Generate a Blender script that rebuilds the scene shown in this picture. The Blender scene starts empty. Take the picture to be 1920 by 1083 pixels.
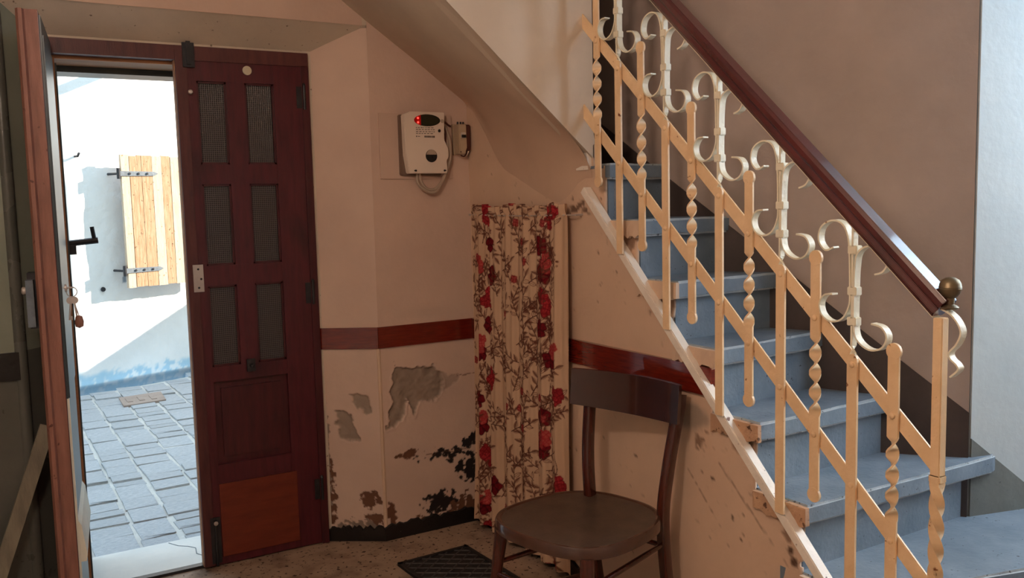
import bpy, bmesh, math, random
import numpy as np
from mathutils import Vector, Matrix
random.seed(7)
RNG = np.random.default_rng(11)
SC = bpy.context.scene
COL = SC.collection
PI = math.pi

# ------------------------------------------------------------------ camera, world, sun, large lights, exposure
cam_d = bpy.data.cameras.new('camera')
cam_d.sensor_fit = 'HORIZONTAL'; cam_d.sensor_width = 36.0
cam_d.lens = 1677.97 / 1920 * 36.0
cam_d.clip_start = 0.02
cam = bpy.data.objects.new('camera', cam_d); COL.objects.link(cam)
YAW, PITCH, ROLL = 0.5393, 0.0982, -0.0244
_f = Vector((math.sin(YAW)*math.cos(PITCH), math.cos(YAW)*math.cos(PITCH), -math.sin(PITCH)))
_r = Vector((math.cos(YAW), -math.sin(YAW), 0)); _u = _r.cross(_f)
_r2 = _r*math.cos(ROLL) + _u*math.sin(ROLL); _u2 = -_r*math.sin(ROLL) + _u*math.cos(ROLL)
M = Matrix((( _r2.x, _u2.x, -_f.x), (_r2.y, _u2.y, -_f.y), (_r2.z, _u2.z, -_f.z))).to_4x4()
M.translation = Vector((-1.9534, -3.6228, 1.4941))
cam.matrix_world = M
SC.camera = cam

world = bpy.data.worlds.new('sky'); SC.world = world; world.use_nodes = True
wb = world.node_tree.nodes['Background']
wb.inputs[0].default_value = (0.50, 0.75, 1.0, 1); wb.inputs[1].default_value = 3.0

sun_d = bpy.data.lights.new('sun', 'SUN'); sun_d.energy = 14.0; sun_d.angle = 0.009
sun_d.color = (1.0, 0.88, 0.72)
sun = bpy.data.objects.new('sun', sun_d); COL.objects.link(sun)
sd = Vector((-1.76, 0.383, -0.70)).normalized()
sun.rotation_euler = sd.to_track_quat('-Z', 'Y').to_euler()
sun.location = (6, 0, 8)

def area(name, loc, aim, sx, sy, power, color):
    d = bpy.data.lights.new(name, 'AREA'); d.shape = 'RECTANGLE'; d.size = sx; d.size_y = sy
    d.energy = power; d.color = color
    o = bpy.data.objects.new(name, d); COL.objects.link(o); o.location = loc
    o.rotation_euler = (Vector(aim) - Vector(loc)).to_track_quat('-Z', 'Y').to_euler()
    return o
# daylight through the window in the back wall of the stair bay (cool)
area('window_daylight', (1.86, -2.85, 1.95), (0.2, -1.9, 0.9), 1.0, 1.7, 48, (0.58, 0.79, 1.0))
# warm fill light added near the ceiling out of view, no fixture seen
fill_d = bpy.data.lights.new('hall_fill', 'POINT'); fill_d.energy = 52; fill_d.color = (1.0, 0.77, 0.63); fill_d.shadow_soft_size = 0.12
fill_light = bpy.data.objects.new('hall_fill', fill_d); COL.objects.link(fill_light); fill_light.location = (-2.1, -2.6, 2.45)

vs = SC.view_settings
vs.view_transform = 'Standard'; vs.look = 'None'; vs.gamma = 1.0; vs.use_curve_mapping = False
vs.exposure = 0.0

# ------------------------------------------------------------------ helpers
def lin(c):
    r = []
    for v in c[:3]:
        v /= 255.0
        r.append(v/12.92 if v <= 0.04045 else ((v+0.055)/1.055)**2.4)
    return tuple(r)
def rgba(c): return lin(c) + (1.0,)

def vnoise(x, y, seed=0):
    xi = np.floor(x).astype(np.int64); yi = np.floor(y).astype(np.int64)
    fx = x-xi; fy = y-yi; fx = fx*fx*(3-2*fx); fy = fy*fy*(3-2*fy)
    def h(a, b):
        n = (a*374761393 + b*668265263 + seed*1442695041) & 0x7fffffff
        n = ((n ^ (n >> 13))*1274126177) & 0x7fffffff
        return ((n ^ (n >> 16)) & 0xffff)/65535.0
    return (h(xi, yi)*(1-fx)+h(xi+1, yi)*fx)*(1-fy) + (h(xi, yi+1)*(1-fx)+h(xi+1, yi+1)*fx)*fy
def fbm(x, y, s, octv=4, seed=0):
    x = np.asarray(x, float)*s; y = np.asarray(y, float)*s; r = 0; a = 0.5; t = 0
    for k in range(octv):
        r = r + a*vnoise(x, y, seed+k*17); t += a; x = x*2.03+3.1; y = y*2.03+1.7; a *= .5
    return r/t
def poly_sd(U, V, poly):            # signed distance, negative inside
    d = np.full(U.shape, 1e9); ins = np.zeros(U.shape, bool); n = len(poly)
    for i in range(n):
        x1, y1 = poly[i]; x2, y2 = poly[(i+1) % n]
        ex, ey = x2-x1, y2-y1; wx, wy = U-x1, V-y1
        t = np.clip((wx*ex+wy*ey)/(ex*ex+ey*ey+1e-12), 0, 1)
        d = np.minimum(d, np.hypot(wx-ex*t, wy-ey*t))
        c = ((y1 > V) != (y2 > V)) & (U < (x2-x1)*(V-y1)/((y2-y1) if abs(y2-y1) > 1e-12 else 1e-12)+x1)
        ins ^= c
    return np.where(ins, -d, d)
def sstep(a, b, x):
    t = np.clip((x-a)/(b-a), 0, 1); return t*t*(3-2*t)

# ------------------------------------------------------------------ materials
def new_mat(name):
    m = bpy.data.materials.new(name); m.use_nodes = True
    nt = m.node_tree; b = nt.nodes['Principled BSDF']
    return m, nt, b
def N(nt, t, **kw):
    n = nt.nodes.new(t)
    for k, v in kw.items(): setattr(n, k, v)
    return n
def surf(name, ca, cb=None, rough=.7, spec=.4, scale=6, stretch=(1, 1, 1), bump=.15, bscale=60, speck=None, speck_scale=90, speck_amt=.62,
         attr=False, coat=0, metal=0, detail=5, rough_var=0, dirt=None, dirt_scale=3, dirt_lo=.55, dirt_hi=.75):
    """two-tone noise paint, optional specks, optional dirt clouds, optional colour attribute, noise bump"""
    m, nt, b = new_mat(name); L = nt.links.new
    cb = cb or ca
    tc = N(nt, 'ShaderNodeTexCoord'); mp = N(nt, 'ShaderNodeMapping'); mp.inputs['Scale'].default_value = stretch
    L(tc.outputs['Object'], mp.inputs['Vector'])
    n1 = N(nt, 'ShaderNodeTexNoise'); n1.inputs['Scale'].default_value = scale; n1.inputs['Detail'].default_value = detail
    n1.inputs['Roughness'].default_value = .62
    L(mp.outputs[0], n1.inputs['Vector'])
    r1 = N(nt, 'ShaderNodeValToRGB'); r1.color_ramp.elements[0].position = .32; r1.color_ramp.elements[1].position = .68
    r1.color_ramp.elements[0].color = rgba(ca); r1.color_ramp.elements[1].color = rgba(cb)
    L(n1.outputs['Fac'], r1.inputs[0]); col = r1.outputs[0]
    if attr:
        at = N(nt, 'ShaderNodeAttribute', attribute_name='Col')
        mx = N(nt, 'ShaderNodeMix', data_type='RGBA', blend_type='MULTIPLY'); mx.inputs[0].default_value = 1
        L(col, mx.inputs[6]); L(at.outputs['Color'], mx.inputs[7]); col = mx.outputs[2]
    for (c2, sc2, lo, hi) in ([(dirt, dirt_scale, dirt_lo, dirt_hi)] if dirt else []) + ([(speck, speck_scale, speck_amt, speck_amt+.06)] if speck else []):
        n2 = N(nt, 'ShaderNodeTexNoise'); n2.inputs['Scale'].default_value = sc2; n2.inputs['Detail'].default_value = 3
        L(tc.outputs['Object'], n2.inputs['Vector'])
        r2 = N(nt, 'ShaderNodeValToRGB'); r2.color_ramp.elements[0].position = lo; r2.color_ramp.elements[1].position = hi
        r2.color_ramp.elements[0].color = (0, 0, 0, 1); r2.color_ramp.elements[1].color = (1, 1, 1, 1)
        L(n2.outputs['Fac'], r2.inputs[0])
        mx = N(nt, 'ShaderNodeMix', data_type='RGBA'); L(r2.outputs[0], mx.inputs[0]); L(col, mx.inputs[6]); mx.inputs[7].default_value = rgba(c2)
        col = mx.outputs[2]
    L(col, b.inputs['Base Color'])
    b.inputs['Roughness'].default_value = rough; b.inputs['Specular IOR Level'].default_value = spec
    b.inputs['Coat Weight'].default_value = coat; b.inputs['Coat Roughness'].default_value = .06; b.inputs['Metallic'].default_value = metal
    if rough_var:
        mr = N(nt, 'ShaderNodeMapRange'); mr.inputs['To Min'].default_value = max(.03, rough-rough_var); mr.inputs['To Max'].default_value = rough+rough_var
        L(n1.outputs['Fac'], mr.inputs['Value']); L(mr.outputs[0], b.inputs['Roughness'])
    if bump:
        n3 = N(nt, 'ShaderNodeTexNoise'); n3.inputs['Scale'].default_value = bscale; n3.inputs['Detail'].default_value = 4
        L(mp.outputs[0], n3.inputs['Vector'])
        bp = N(nt, 'ShaderNodeBump'); bp.inputs['Strength'].default_value = bump; bp.inputs['Distance'].default_value = .01
        L(n3.outputs['Fac'], bp.inputs['Height']); L(bp.outputs[0], b.inputs['Normal'])
    return m
def glow(name, c, s):
    m, nt, b = new_mat(name)
    b.inputs['Base Color'].default_value = rgba(c); b.inputs['Emission Color'].default_value = rgba(c); b.inputs['Emission Strength'].default_value = s
    return m

MT = {}
MT['peach'] = surf('peach_plaster', (202, 170, 146), (216, 184, 158), .75, .3, 2.2, bump=.10, bscale=45, attr=True)
MT['peach_plain'] = surf('peach_plaster_plain', (202, 172, 148), (216, 186, 160), .75, .3, 2.0, bump=.12, bscale=40)
MT['pier'] = surf('pier_plaster', (200, 172, 155), (214, 186, 167), .7, .3, 2.2, bump=.10, bscale=50, attr=True)
MT['soffit'] = surf('soffit_plaster', (204, 186, 166), (218, 200, 178), .7, .3, 1.6, bump=.10, bscale=26, attr=True)
MT['soffit_plain'] = surf('upper_flight_plaster', (204, 186, 166), (218, 200, 178), .7, .3, 1.6, bump=.10, bscale=26)
MT['niche'] = surf('niche_plaster', (196, 182, 164), (214, 198, 178), .75, .3, 2.4, bump=.16, bscale=40, speck=(120, 100, 86), speck_scale=46, speck_amt=.69)
MT['grey_wall'] = surf('stairwell_plaster', (166, 149, 140), (182, 164, 154), .7, .35, 2.2, bump=.16, bscale=34)
MT['blue_wall'] = surf('pale_plaster', (188, 194, 194), (202, 206, 204), .62, .35, 2.2, bump=.14, bscale=30, speck=(110, 110, 104), speck_scale=34, speck_amt=.76)
MT['skirt'] = surf('dark_skirting_paint', (64, 54, 51), (80, 68, 64), .5, .4, 5, bump=.1, bscale=60)
MT['skirt_grey'] = surf('grey_skirting_paint', (104, 106, 102), (124, 126, 120), .6, .4, 5, bump=.12, bscale=60, speck=(40, 38, 36), speck_scale=70, speck_amt=.7)
MT['step'] = surf('grey_step_paint', (102, 116, 130), (130, 142, 154), .55, .4, 5, bump=.22, bscale=70, speck=(64, 66, 72), speck_scale=80, speck_amt=.685)
MT['step_worn'] = surf('worn_step_nosing', (150, 160, 168), (186, 192, 196), .6, .4, 12, bump=.3, speck=(90, 92, 96), speck_scale=60, speck_amt=.62)
MT['step_edge'] = surf('worn_step_edge', (172, 132, 104), (198, 158, 126), .8, .3, 9, bump=.4, bscale=60, speck=(96, 66, 50), speck_scale=50, speck_amt=.6)
MT['shaded_plaster'] = surf('shaded_wall_paint', (128, 136, 122), (146, 150, 134), .35, .5, 2.5, bump=.12, bscale=30, rough_var=.12)  # darker plaster colour stands in for shade left of the door
MT['dado'] = surf('shaded_dado_paint', (82, 84, 78), (100, 100, 92), .28, .5, 3, bump=.16, bscale=30, rough_var=.12)  # glossy dado, its colour darkened to carry the same shade
MT['band'] = surf('red_brown_band', (92, 22, 14), (122, 34, 20), .2, .5, 9, (1.6, 1.6, 16), .02, 40, coat=.8, detail=8)
MT['base'] = surf('black_baseboard', (18, 16, 16), (32, 28, 27), .35, .5, 8, bump=.2, bscale=60, speck=(120, 104, 92), speck_scale=110, speck_amt=.74)
MT['floor'] = surf('worn_grit_floor', (150, 126, 106), (172, 148, 126), .7, .3, 7, bump=.25, bscale=120, speck=(62, 40, 30), speck_scale=52, speck_amt=.6, dirt=(96, 72, 56), dirt_scale=5, dirt_lo=.5, dirt_hi=.72)
MT['door'] = surf('red_brown_door_varnish', (68, 21, 29), (90, 31, 39), .34, .5, 5, (9, 9, 1.1), .06, 30, dirt=(30, 14, 20), dirt_scale=2.6, dirt_lo=.56, dirt_hi=.8, detail=7)
MT['door_in'] = surf('dark_door_panel', (60, 19, 25), (80, 28, 33), .38, .5, 5, (9, 9, 1.1), .06, 30)
MT['kick'] = surf('orange_brown_kick_panel', (98, 38, 25), (120, 51, 32), .36, .45, 4, (1.2, 1.2, 7), .05, 30, detail=7)
MT['edge_wood'] = surf('worn_door_edge', (120, 78, 64), (146, 98, 82), .55, .4, 6, (7, 7, 1.0), .14, 40, speck=(80, 40, 30), speck_scale=40, speck_amt=.68)
MT['out_leaf'] = surf('dark_grey_green_paint', (52, 62, 64), (70, 80, 82), .4, .5, 4, bump=.05)
MT['frame'] = surf('brown_door_frame', (72, 34, 36), (96, 50, 46), .45, .45, 5, (8, 8, 1.2), .06, 30)
MT['lintel'] = surf('orange_wood_lintel', (172, 120, 82), (196, 142, 100), .6, .35, 5, (1.2, 8, 8), .1, 30)
MT['cream_edge'] = surf('chipped_cream_paint', (206, 200, 182), (222, 216, 198), .6, .4, 6, bump=.2)
MT['iron'] = surf('dark_iron', (46, 46, 50), (66, 64, 66), .45, .5, 12, bump=.15, metal=.6)
MT['strap'] = surf('grey_iron_strap', (84, 92, 100), (110, 118, 126), .5, .5, 14, bump=.2)
MT['steel'] = surf('pale_metal', (176, 164, 158), (196, 186, 178), .4, .5, 10, bump=.05, metal=.3)
MT['cream_disc'] = surf('cream_plastic', (196, 186, 160), (206, 196, 172), .5, .4, 6, bump=0)
MT['rail'] = surf('cream_railing_paint', (226, 188, 144), (240, 206, 164), .42, .45, 10, bump=.16, bscale=70, speck=(140, 78, 36), speck_scale=46, speck_amt=.70)
MT['rail_lit'] = surf('lit_cream_paint', (224, 212, 184), (238, 228, 204), .4, .45, 10, bump=.2, bscale=80, speck=(150, 110, 70), speck_scale=60, speck_amt=.72)  # same cream paint, made paler for window light on the scrolls
MT['bar'] = surf('chipped_lit_bar', (226, 212, 196), (240, 228, 214), .45, .45, 10, bump=.2, bscale=60, speck=(110, 70, 46), speck_scale=42, speck_amt=.68)  # whitened in place of window light on the bar's top face
MT['handrail'] = surf('dark_red_wood_handrail', (66, 22, 24), (90, 34, 32), .25, .5, 6, (8, 1.2, 1.2), .03, 40, coat=.6, detail=7)
MT['brass'] = surf('aged_brass', (112, 98, 76), (138, 122, 96), .42, .5, 12, bump=.05, metal=.75)
MT['chair'] = surf('dark_chair_wood', (58, 20, 12), (82, 31, 19), .2, .5, 5, (10, 10, 1.2), .03, 40, coat=.5, detail=7)
MT['chair_rail'] = surf('dark_chair_backrest', (48, 19, 12), (62, 27, 17), .14, .6, 3, (6, 1, 6), .008, 40, coat=1.0, detail=7)
MT['seat'] = surf('worn_brown_seat', (66, 52, 42), (88, 71, 58), .34, .45, 5, (3, 3, 3), .06, 60, speck=(60, 44, 34), speck_scale=60, speck_amt=.7)
MT['rim'] = surf('dark_seat_rim', (64, 40, 30), (86, 56, 42), .22, .5, 5, bump=.03, coat=.4)
MT['rubber'] = surf('black_rubber', (24, 23, 24), (36, 34, 34), .6, .4, 10, bump=.2)
MT['rubber_ridge'] = surf('worn_rubber_ridge', (62, 58, 58), (84, 80, 78), .6, .4, 10, bump=.2)
MT['meter'] = surf('off_white_plastic', (224, 206, 188), (232, 214, 196), .4, .45, 3, bump=.02)
MT['meter_back'] = surf('grey_brown_backplate', (110, 88, 74), (128, 104, 88), .6, .4, 4, bump=.04)
MT['black'] = surf('black_plastic', (22, 20, 20), (30, 28, 28), .35, .5, 4, bump=0)
MT['ink'] = surf('printed_ink', (70, 56, 50), None, .7, .2, 4, bump=0)
MT['display'] = surf('dark_display_window', (38, 40, 28), (46, 48, 34), .2, .5, 4, bump=0)
MT['display_red'] = surf('red_display_end', (196, 22, 22), (210, 30, 28), .25, .5, 4, bump=0)
MT['led'] = glow('red_led', (255, 60, 50), 3.0)
MT['cable'] = surf('grey_cable', (168, 148, 130), (182, 162, 142), .5, .4, 6, bump=.02)
MT['white_wire'] = surf('white_wire', (214, 200, 186), None, .5, .4, 6, bump=0)
MT['brown_wire'] = surf('brown_wire', (88, 44, 34), None, .5, .4, 6, bump=0)
MT['breaker'] = surf('yellowed_plastic', (176, 152, 126), (190, 166, 138), .5, .4, 4, bump=.03)
MT['facade'] = surf('white_street_plaster', (230, 230, 228), (242, 242, 240), .85, .2, 2.0, bump=.55, bscale=22, attr=True)
MT['stone'] = surf('grey_paving_stone', (160, 162, 166), (190, 190, 190), .85, .25, 7, (1, 3, 1), .6, 30)
MT['mortar'] = surf('pale_mortar', (186, 184, 178), (204, 200, 194), .9, .2, 8, bump=.4, bscale=50)
MT['sill'] = surf('pale_stone_sill', (206, 204, 198), (222, 218, 210), .6, .35, 4, bump=.08)
MT['plank'] = surf('flaking_ochre_plank', (158, 118, 88), (186, 156, 128), .85, .2, 9, (7, 7, .8), .3, 40, speck=(96, 72, 56), speck_scale=40, speck_amt=.66)
MT['plank_pale'] = surf('flaking_pale_plank', (184, 162, 138), (200, 182, 160), .85, .2, 7, (7, 7, .8), .3, 40, speck=(150, 120, 94), speck_scale=40, speck_amt=.66)
MT['stick'] = surf('grey_weathered_stick', (120, 112, 98), (146, 138, 120), .8, .3, 6, (6, 6, 1), .15, 50)
MT['render'] = surf('plain_house_render', (208, 196, 178), (220, 208, 190), .85, .2, 2, bump=.2)
MT['ceiling'] = surf('ceiling_paint', (206, 196, 182), (216, 206, 192), .8, .2, 2, bump=.05)
MT['ply'] = surf('painted_board', (198, 170, 152), (206, 178, 160), .7, .3, 3, bump=.05)

# curtain: print in the colour attribute, plain weave bump
MT['curtain'] = surf('floral_cotton', (255, 255, 255), (246, 244, 242), .9, .1, 4, bump=.06, bscale=300, attr=True)
# reeded wire glass
def glass_mat():
    m, nt, b = new_mat('ribbed_dark_glass'); L = nt.links.new
    tc = N(nt, 'ShaderNodeTexCoord')
    hs = []
    for axis, sc in (('X', 80), ('Z', 80)):
        w = N(nt, 'ShaderNodeTexWave', wave_type='BANDS', bands_direction=axis); w.inputs['Scale'].default_value = sc/6.28*3; w.inputs['Distortion'].default_value = .6
        L(tc.outputs['Object'], w.inputs['Vector']); hs.append(w.outputs['Fac'])
    mx = N(nt, 'ShaderNodeMath', operation='MAXIMUM'); L(hs[0], mx.inputs[0]); L(hs[1], mx.inputs[1])
    rp = N(nt, 'ShaderNodeValToRGB'); rp.color_ramp.elements[0].position = .80; rp.color_ramp.elements[1].position = .98
    rp.color_ramp.elements[0].color = rgba((58, 52, 54)); rp.color_ramp.elements[1].color = rgba((118, 110, 108))
    L(mx.outputs[0], rp.inputs[0]); L(rp.outputs[0], b.inputs['Base Color'])
    b.inputs['Roughness'].default_value = .3; b.inputs['Transmission Weight'].default_value = .35
    bp = N(nt, 'ShaderNodeBump'); bp.inputs['Strength'].default_value = .5; bp.inputs['Distance'].default_value = .004
    L(mx.outputs[0], bp.inputs['Height']); L(bp.outputs[0], b.inputs['Normal'])
    return m
MT['glass'] = glass_mat()
def pane_mat():
    m, nt, b = new_mat('clear_window_glass')
    b.inputs['Base Color'].default_value = (.95, .98, 1, 1); b.inputs['Roughness'].default_value = .02
    b.inputs['Transmission Weight'].default_value = 1.0
    return m
MT['clear'] = pane_mat()

# ------------------------------------------------------------------ mesh helpers
def link(name, me, mats, parent=None, loc=(0, 0, 0)):
    o = bpy.data.objects.new(name, me); COL.objects.link(o); o.location = loc
    for m in (mats if isinstance(mats, (list, tuple)) else [mats]): me.materials.append(m)
    if parent: o.parent = parent
    return o
def obj(name, bm, mats, parent=None, smooth=False, bevel=0, loc=(0, 0, 0), wn=False):
    if bevel:
        bmesh.ops.bevel(bm, geom=[e for e in bm.edges if e.calc_face_angle(0) > .6], offset=bevel, segments=2, affect='EDGES', clamp_overlap=True)
    bmesh.ops.recalc_face_normals(bm, faces=bm.faces[:])
    me = bpy.data.meshes.new(name); bm.to_mesh(me); bm.free()
    if smooth:
        for p in me.polygons: p.use_smooth = True
        me.set_sharp_from_angle(angle=math.radians(38))
    return link(name, me, mats, parent, loc)
def thing(name, label, cat, loc=(0, 0, 0), rot=0, group=None):
    o = bpy.data.objects.new(name, None); COL.objects.link(o); o.location = loc; o.rotation_euler = (0, 0, rot)
    o.empty_display_size = .05
    o['label'] = label; o['category'] = cat
    if group: o['group'] = group
    return o
def tag(o, label, cat, group=None):
    o['label'] = label; o['category'] = cat
    if group: o['group'] = group
    return o
def struct(o): o['kind'] = 'structure'; return o
def sroot(name):
    o = bpy.data.objects.new(name, None); COL.objects.link(o); o['kind'] = 'structure'; o.empty_display_size = .05; return o
BM = bmesh.new
def box(bm, lo, hi, mi=0):
    vs_ = [bm.verts.new((x, y, z)) for x in (lo[0], hi[0]) for y in (lo[1], hi[1]) for z in (lo[2], hi[2])]
    for f in ((0, 1, 3, 2), (4, 6, 7, 5), (0, 4, 5, 1), (2, 3, 7, 6), (0, 2, 6, 4), (1, 5, 7, 3)):
        fc = bm.faces.new([vs_[i] for i in f]); fc.material_index = mi
    return bm
def bx(lo, hi): return box(BM(), lo, hi)
def prism(bm, poly, to3, d0, d1, mi=0):
    """poly: list of (a,b); to3(a,b,d)->xyz ; extruded from d0 to d1"""
    A = [bm.verts.new(to3(a, b, d0)) for a, b in poly]; B = [bm.verts.new(to3(a, b, d1)) for a, b in poly]
    n = len(poly); fs = [bm.faces.new(A[::-1]), bm.faces.new(B)]
    for i in range(n): fs.append(bm.faces.new((A[i], A[(i+1) % n], B[(i+1) % n], B[i])))
    for f in fs: f.material_index = mi
    return bm
XYd = lambda a, b, d: (a, b, d)
XZd = lambda a, b, d: (a, d, b)
YZd = lambda a, b, d: (d, a, b)
def tube(bm, pts, rad, n=10, caps=True):
    pts = [Vector(p) for p in pts]; k = len(pts); rad = rad if isinstance(rad, (list, tuple)) else [rad]*k
    rings = []; prev = None
    for i, p in enumerate(pts):
        t = (pts[min(i+1, k-1)]-pts[max(i-1, 0)]).normalized()
        if prev is None:
            a = t.orthogonal().normalized()
        else:
            a = (prev - t*prev.dot(t)).normalized()
        prev = a; b = t.cross(a)
        rings.append([bm.verts.new(p+(a*math.cos(2*PI*j/n)+b*math.sin(2*PI*j/n))*rad[i]) for j in range(n)])
    for i in range(k-1):
        for j in range(n): bm.faces.new((rings[i][j], rings[i][(j+1) % n], rings[i+1][(j+1) % n], rings[i+1][j]))
    if caps: bm.faces.new(rings[0][::-1]); bm.faces.new(rings[-1])
    return bm
def sweep(bm, frames, prof):
    """frames: list of (origin, ax, ay); prof: list of (a,b) -> closed sweep with caps"""
    rings = [[bm.verts.new(o+ax*a+ay*b) for a, b in prof] for o, ax, ay in frames]; n = len(prof)
    for i in range(len(rings)-1):
        for j in range(n): bm.faces.new((rings[i][j], rings[i][(j+1) % n], rings[i+1][(j+1) % n], rings[i+1][j]))
    bm.faces.new(rings[0][::-1]); bm.faces.new(rings[-1])
    return bm
def lathe(bm, prof, c, axis='Z', n=24):
    """prof list of (r,h) along the axis"""
    rings = []
    for r, h in prof:
        ring = []
        for j in range(n):
            a = 2*PI*j/n; x, y = r*math.cos(a), r*math.sin(a)
            v = {'Z': (x, y, h), 'X': (h, x, y), 'Y': (x, h, y)}[axis]
            ring.append(bm.verts.new((c[0]+v[0], c[1]+v[1], c[2]+v[2])))
        rings.append(ring)
    for i in range(len(rings)-1):
        for j in range(n): bm.faces.new((rings[i][j], rings[i][(j+1) % n], rings[i+1][(j+1) % n], rings[i+1][j]))
    bm.faces.new(rings[0][::-1]); bm.faces.new(rings[-1])
    return bm
def crom(pts, sub=6):
    P = [Vector(p) for p in pts]; out = []
    for i in range(len(P)-1):
        p0 = P[max(i-1, 0)]; p1 = P[i]; p2 = P[i+1]; p3 = P[min(i+2, len(P)-1)]
        for s in range(sub):
            t = s/sub
            out.append(.5*((2*p1)+(p2-p0)*t+(2*p0-5*p1+4*p2-p3)*t*t+(3*p1-p0-3*p2+p3)*t**3))
    out.append(P[-1]); return out
def grid(name, U, V, pos, col=None, keep=None, mats=None, parent=None, smooth=True, solid=0):
    """U,V 2-D arrays (nv,nu); pos (nv,nu,3); col (nv,nu,3) linear; keep (nv-1,nu-1) bool"""
    nv, nu = U.shape
    idx = np.arange(nv*nu).reshape(nv, nu)
    q = np.stack([idx[:-1, :-1], idx[:-1, 1:], idx[1:, 1:], idx[1:, :-1]], -1)
    q = q[keep] if keep is not None else q.reshape(-1, 4)
    used = np.unique(q); remap = -np.ones(nv*nu, int); remap[used] = np.arange(len(used))
    q = remap[q]; P = pos.reshape(-1, 3)[used]
    me = bpy.data.meshes.new(name)
    me.vertices.add(len(P)); me.vertices.foreach_set('co', P.astype(np.float32).ravel())
    me.loops.add(q.size); me.loops.foreach_set('vertex_index', q.ravel().astype(np.int32))
    me.polygons.add(len(q)); me.polygons.foreach_set('loop_start', np.arange(0, q.size, 4, dtype=np.int32))
    me.polygons.foreach_set('use_smooth', np.full(len(q), smooth))
    me.update(calc_edges=True); me.validate()
    if col is not None:
        a = me.color_attributes.new('Col', 'FLOAT_COLOR', 'POINT')
        c4 = np.ones((len(P), 4), np.float32); c4[:, :3] = col.reshape(-1, 3)[used]
        a.data.foreach_set('color', c4.ravel())
    o = link(name, me, mats, parent)
    if solid:
        s = o.modifiers.new('thickness', 'SOLIDIFY'); s.thickness = solid; s.offset = -1
    return o
def mixc(base, c, f): return base*(1-f[..., None]) + np.array(c)*f[..., None]

# ================================================================== SETTING
# --- floor of the hall
fb = BM(); prism(fb, [(-2.8, .17), (-2.8, -4.8), (1.9, -4.8), (1.9, .17)], XYd, -.12, 0)
struct(obj('floor', fb, MT['floor']))
# --- wall at the back (with the door niche): solid piers and lintel behind the plaster skin
def solid(name, polys, z0, z1, mat, parent=None):
    b = BM()
    for p in polys: prism(b, p, XYd, z0, z1)
    return obj(name, b, mat, parent)
wall_back = sroot('wall_back')
b = BM()
prism(b, [(-.440, .032), (.45, .032), (.45, .49), (-.700, .49), (-.700, .19), (-.662, .180)], XYd, 0, 3.0)
obj('wall_core', b, MT['niche'], wall_back)
b = BM(); prism(b, [(-2.8, 0), (-1.845, 0), (-1.700, .149), (-1.700, .19), (-1.66, .19), (-1.66, .49), (-2.8, .49)], XYd, 1.0, 3.0); obj('shaded_plaster', b, MT['shaded_plaster'], wall_back)
b = BM(); tube(b, [(-1.840, .012, 0), (-1.840, .012, 2.2)], .022, 16); obj('rounded_corner', b, MT['dado'], wall_back, smooth=True)
b = BM(); prism(b, [(-2.8, 0), (-1.845, 0), (-1.700, .149), (-1.700, .19), (-1.66, .19), (-1.66, .49), (-2.8, .49)], XYd, 0, 1.0)
obj('dado', b, MT['dado'], wall_back)
b = BM()   # above the door: front skin slopes back to the door head
prism(b, [(0, 2.245), (0, 3.0), (.49, 3.0), (.49, 2.13), (.149, 2.138)], lambda a, c, d: (d, a, c), -1.845, -.471)
obj('lintel_core', b, MT['niche'], wall_back)
b = BM(); prism(b, [(-.72, .49), (4.8, .49), (4.8, .55), (-.72, .55)], XYd, -.2, 7)
prism(b, [(-6, .49), (-1.64, .49), (-1.64, .55), (-6, .55)], XYd, -.2, 7)
prism(b, [(-1.64, .49), (-.72, .49), (-.72, .55), (-1.64, .55)], XYd, 2.08, 7)
prism(b, [(-6, -4.8), (-2.8, -4.8), (-2.8, .49), (-6, .49)], XYd, 2.95, 3.05)
struct(obj('wall_house', b, MT['render']))

# pier skin: main face (x -.471..0.02) and door reveal, lower parts in relief
peel_main = [(-.392, .772), (-.323, .757), (-.262, .762), (-.218, .758), (-.178, .727), (-.165, .66), (-.168, .631), (-.215, .60), (-.29, .606), (-.300, .575), (-.311, .54), (-.332, .60), (-.347, .625), (-.352, .575), (-.371, .525), (-.41, .50), (-.441, .500), (-.436, .55), (-.420, .60), (-.417, .676), (-.405, .73)]
peel_thin = [(-.18, .727), (-.089, .696), (-.12, .655), (-.168, .631)]
WH = np.array([1., 1., 1.])
MORT = np.array(lin((164, 138, 116)))/np.array(lin((214, 178, 152)))
BLK = np.array(lin((38, 30, 27)))/np.array(lin((214, 178, 152)))
BRN = np.array(lin((112, 72, 50)))/np.array(lin((214, 178, 152)))
def stains(U, V, col, disp, spots, seed):
    for (cu, cv, ru, rv, thr, c) in spots:
        w = 1-np.clip(((U-cu)/ru)**2+((V-cv)/rv)**2, 0, 1)
        n = fbm(U, V, 46, 4, seed); seed += 5
        f = sstep(thr, thr+.05, n*.62+w*.38)*(w > 0)
        col = mixc(col, c, f); disp = disp + .002*f
    return col, disp
st = .0045
us = np.arange(-.471, .06, st); vs2 = np.arange(0, .875, st); U, V = np.meshgrid(us, vs2)
jag = (fbm(U, V, 24, 3, 3)-.5)*.040+(fbm(U, V, 95, 3, 13)-.5)*.018
d1 = poly_sd(U, V, peel_main)+jag; f1 = sstep(.004, -.004, d1)
d2 = poly_sd(U, V, peel_thin)+jag; f2 = sstep(.004, -.002, d2)
rough_m = fbm(U, V, 34, 4, 9)
disp = (fbm(U, V, 5, 3, 21)-.5)*.006
disp = disp + f1*(.010+.012*(rough_m-.4)) + f2*.003 - sstep(.016, .004, d1)*(1-f1)*.0025
col = np.ones(U.shape+(3,))
col = mixc(col, MORT*.8, f2*.5)
col = mixc(col, MORT, f1); col = col*(1-(f1*(.35*(rough_m-.2)))[..., None])
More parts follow.
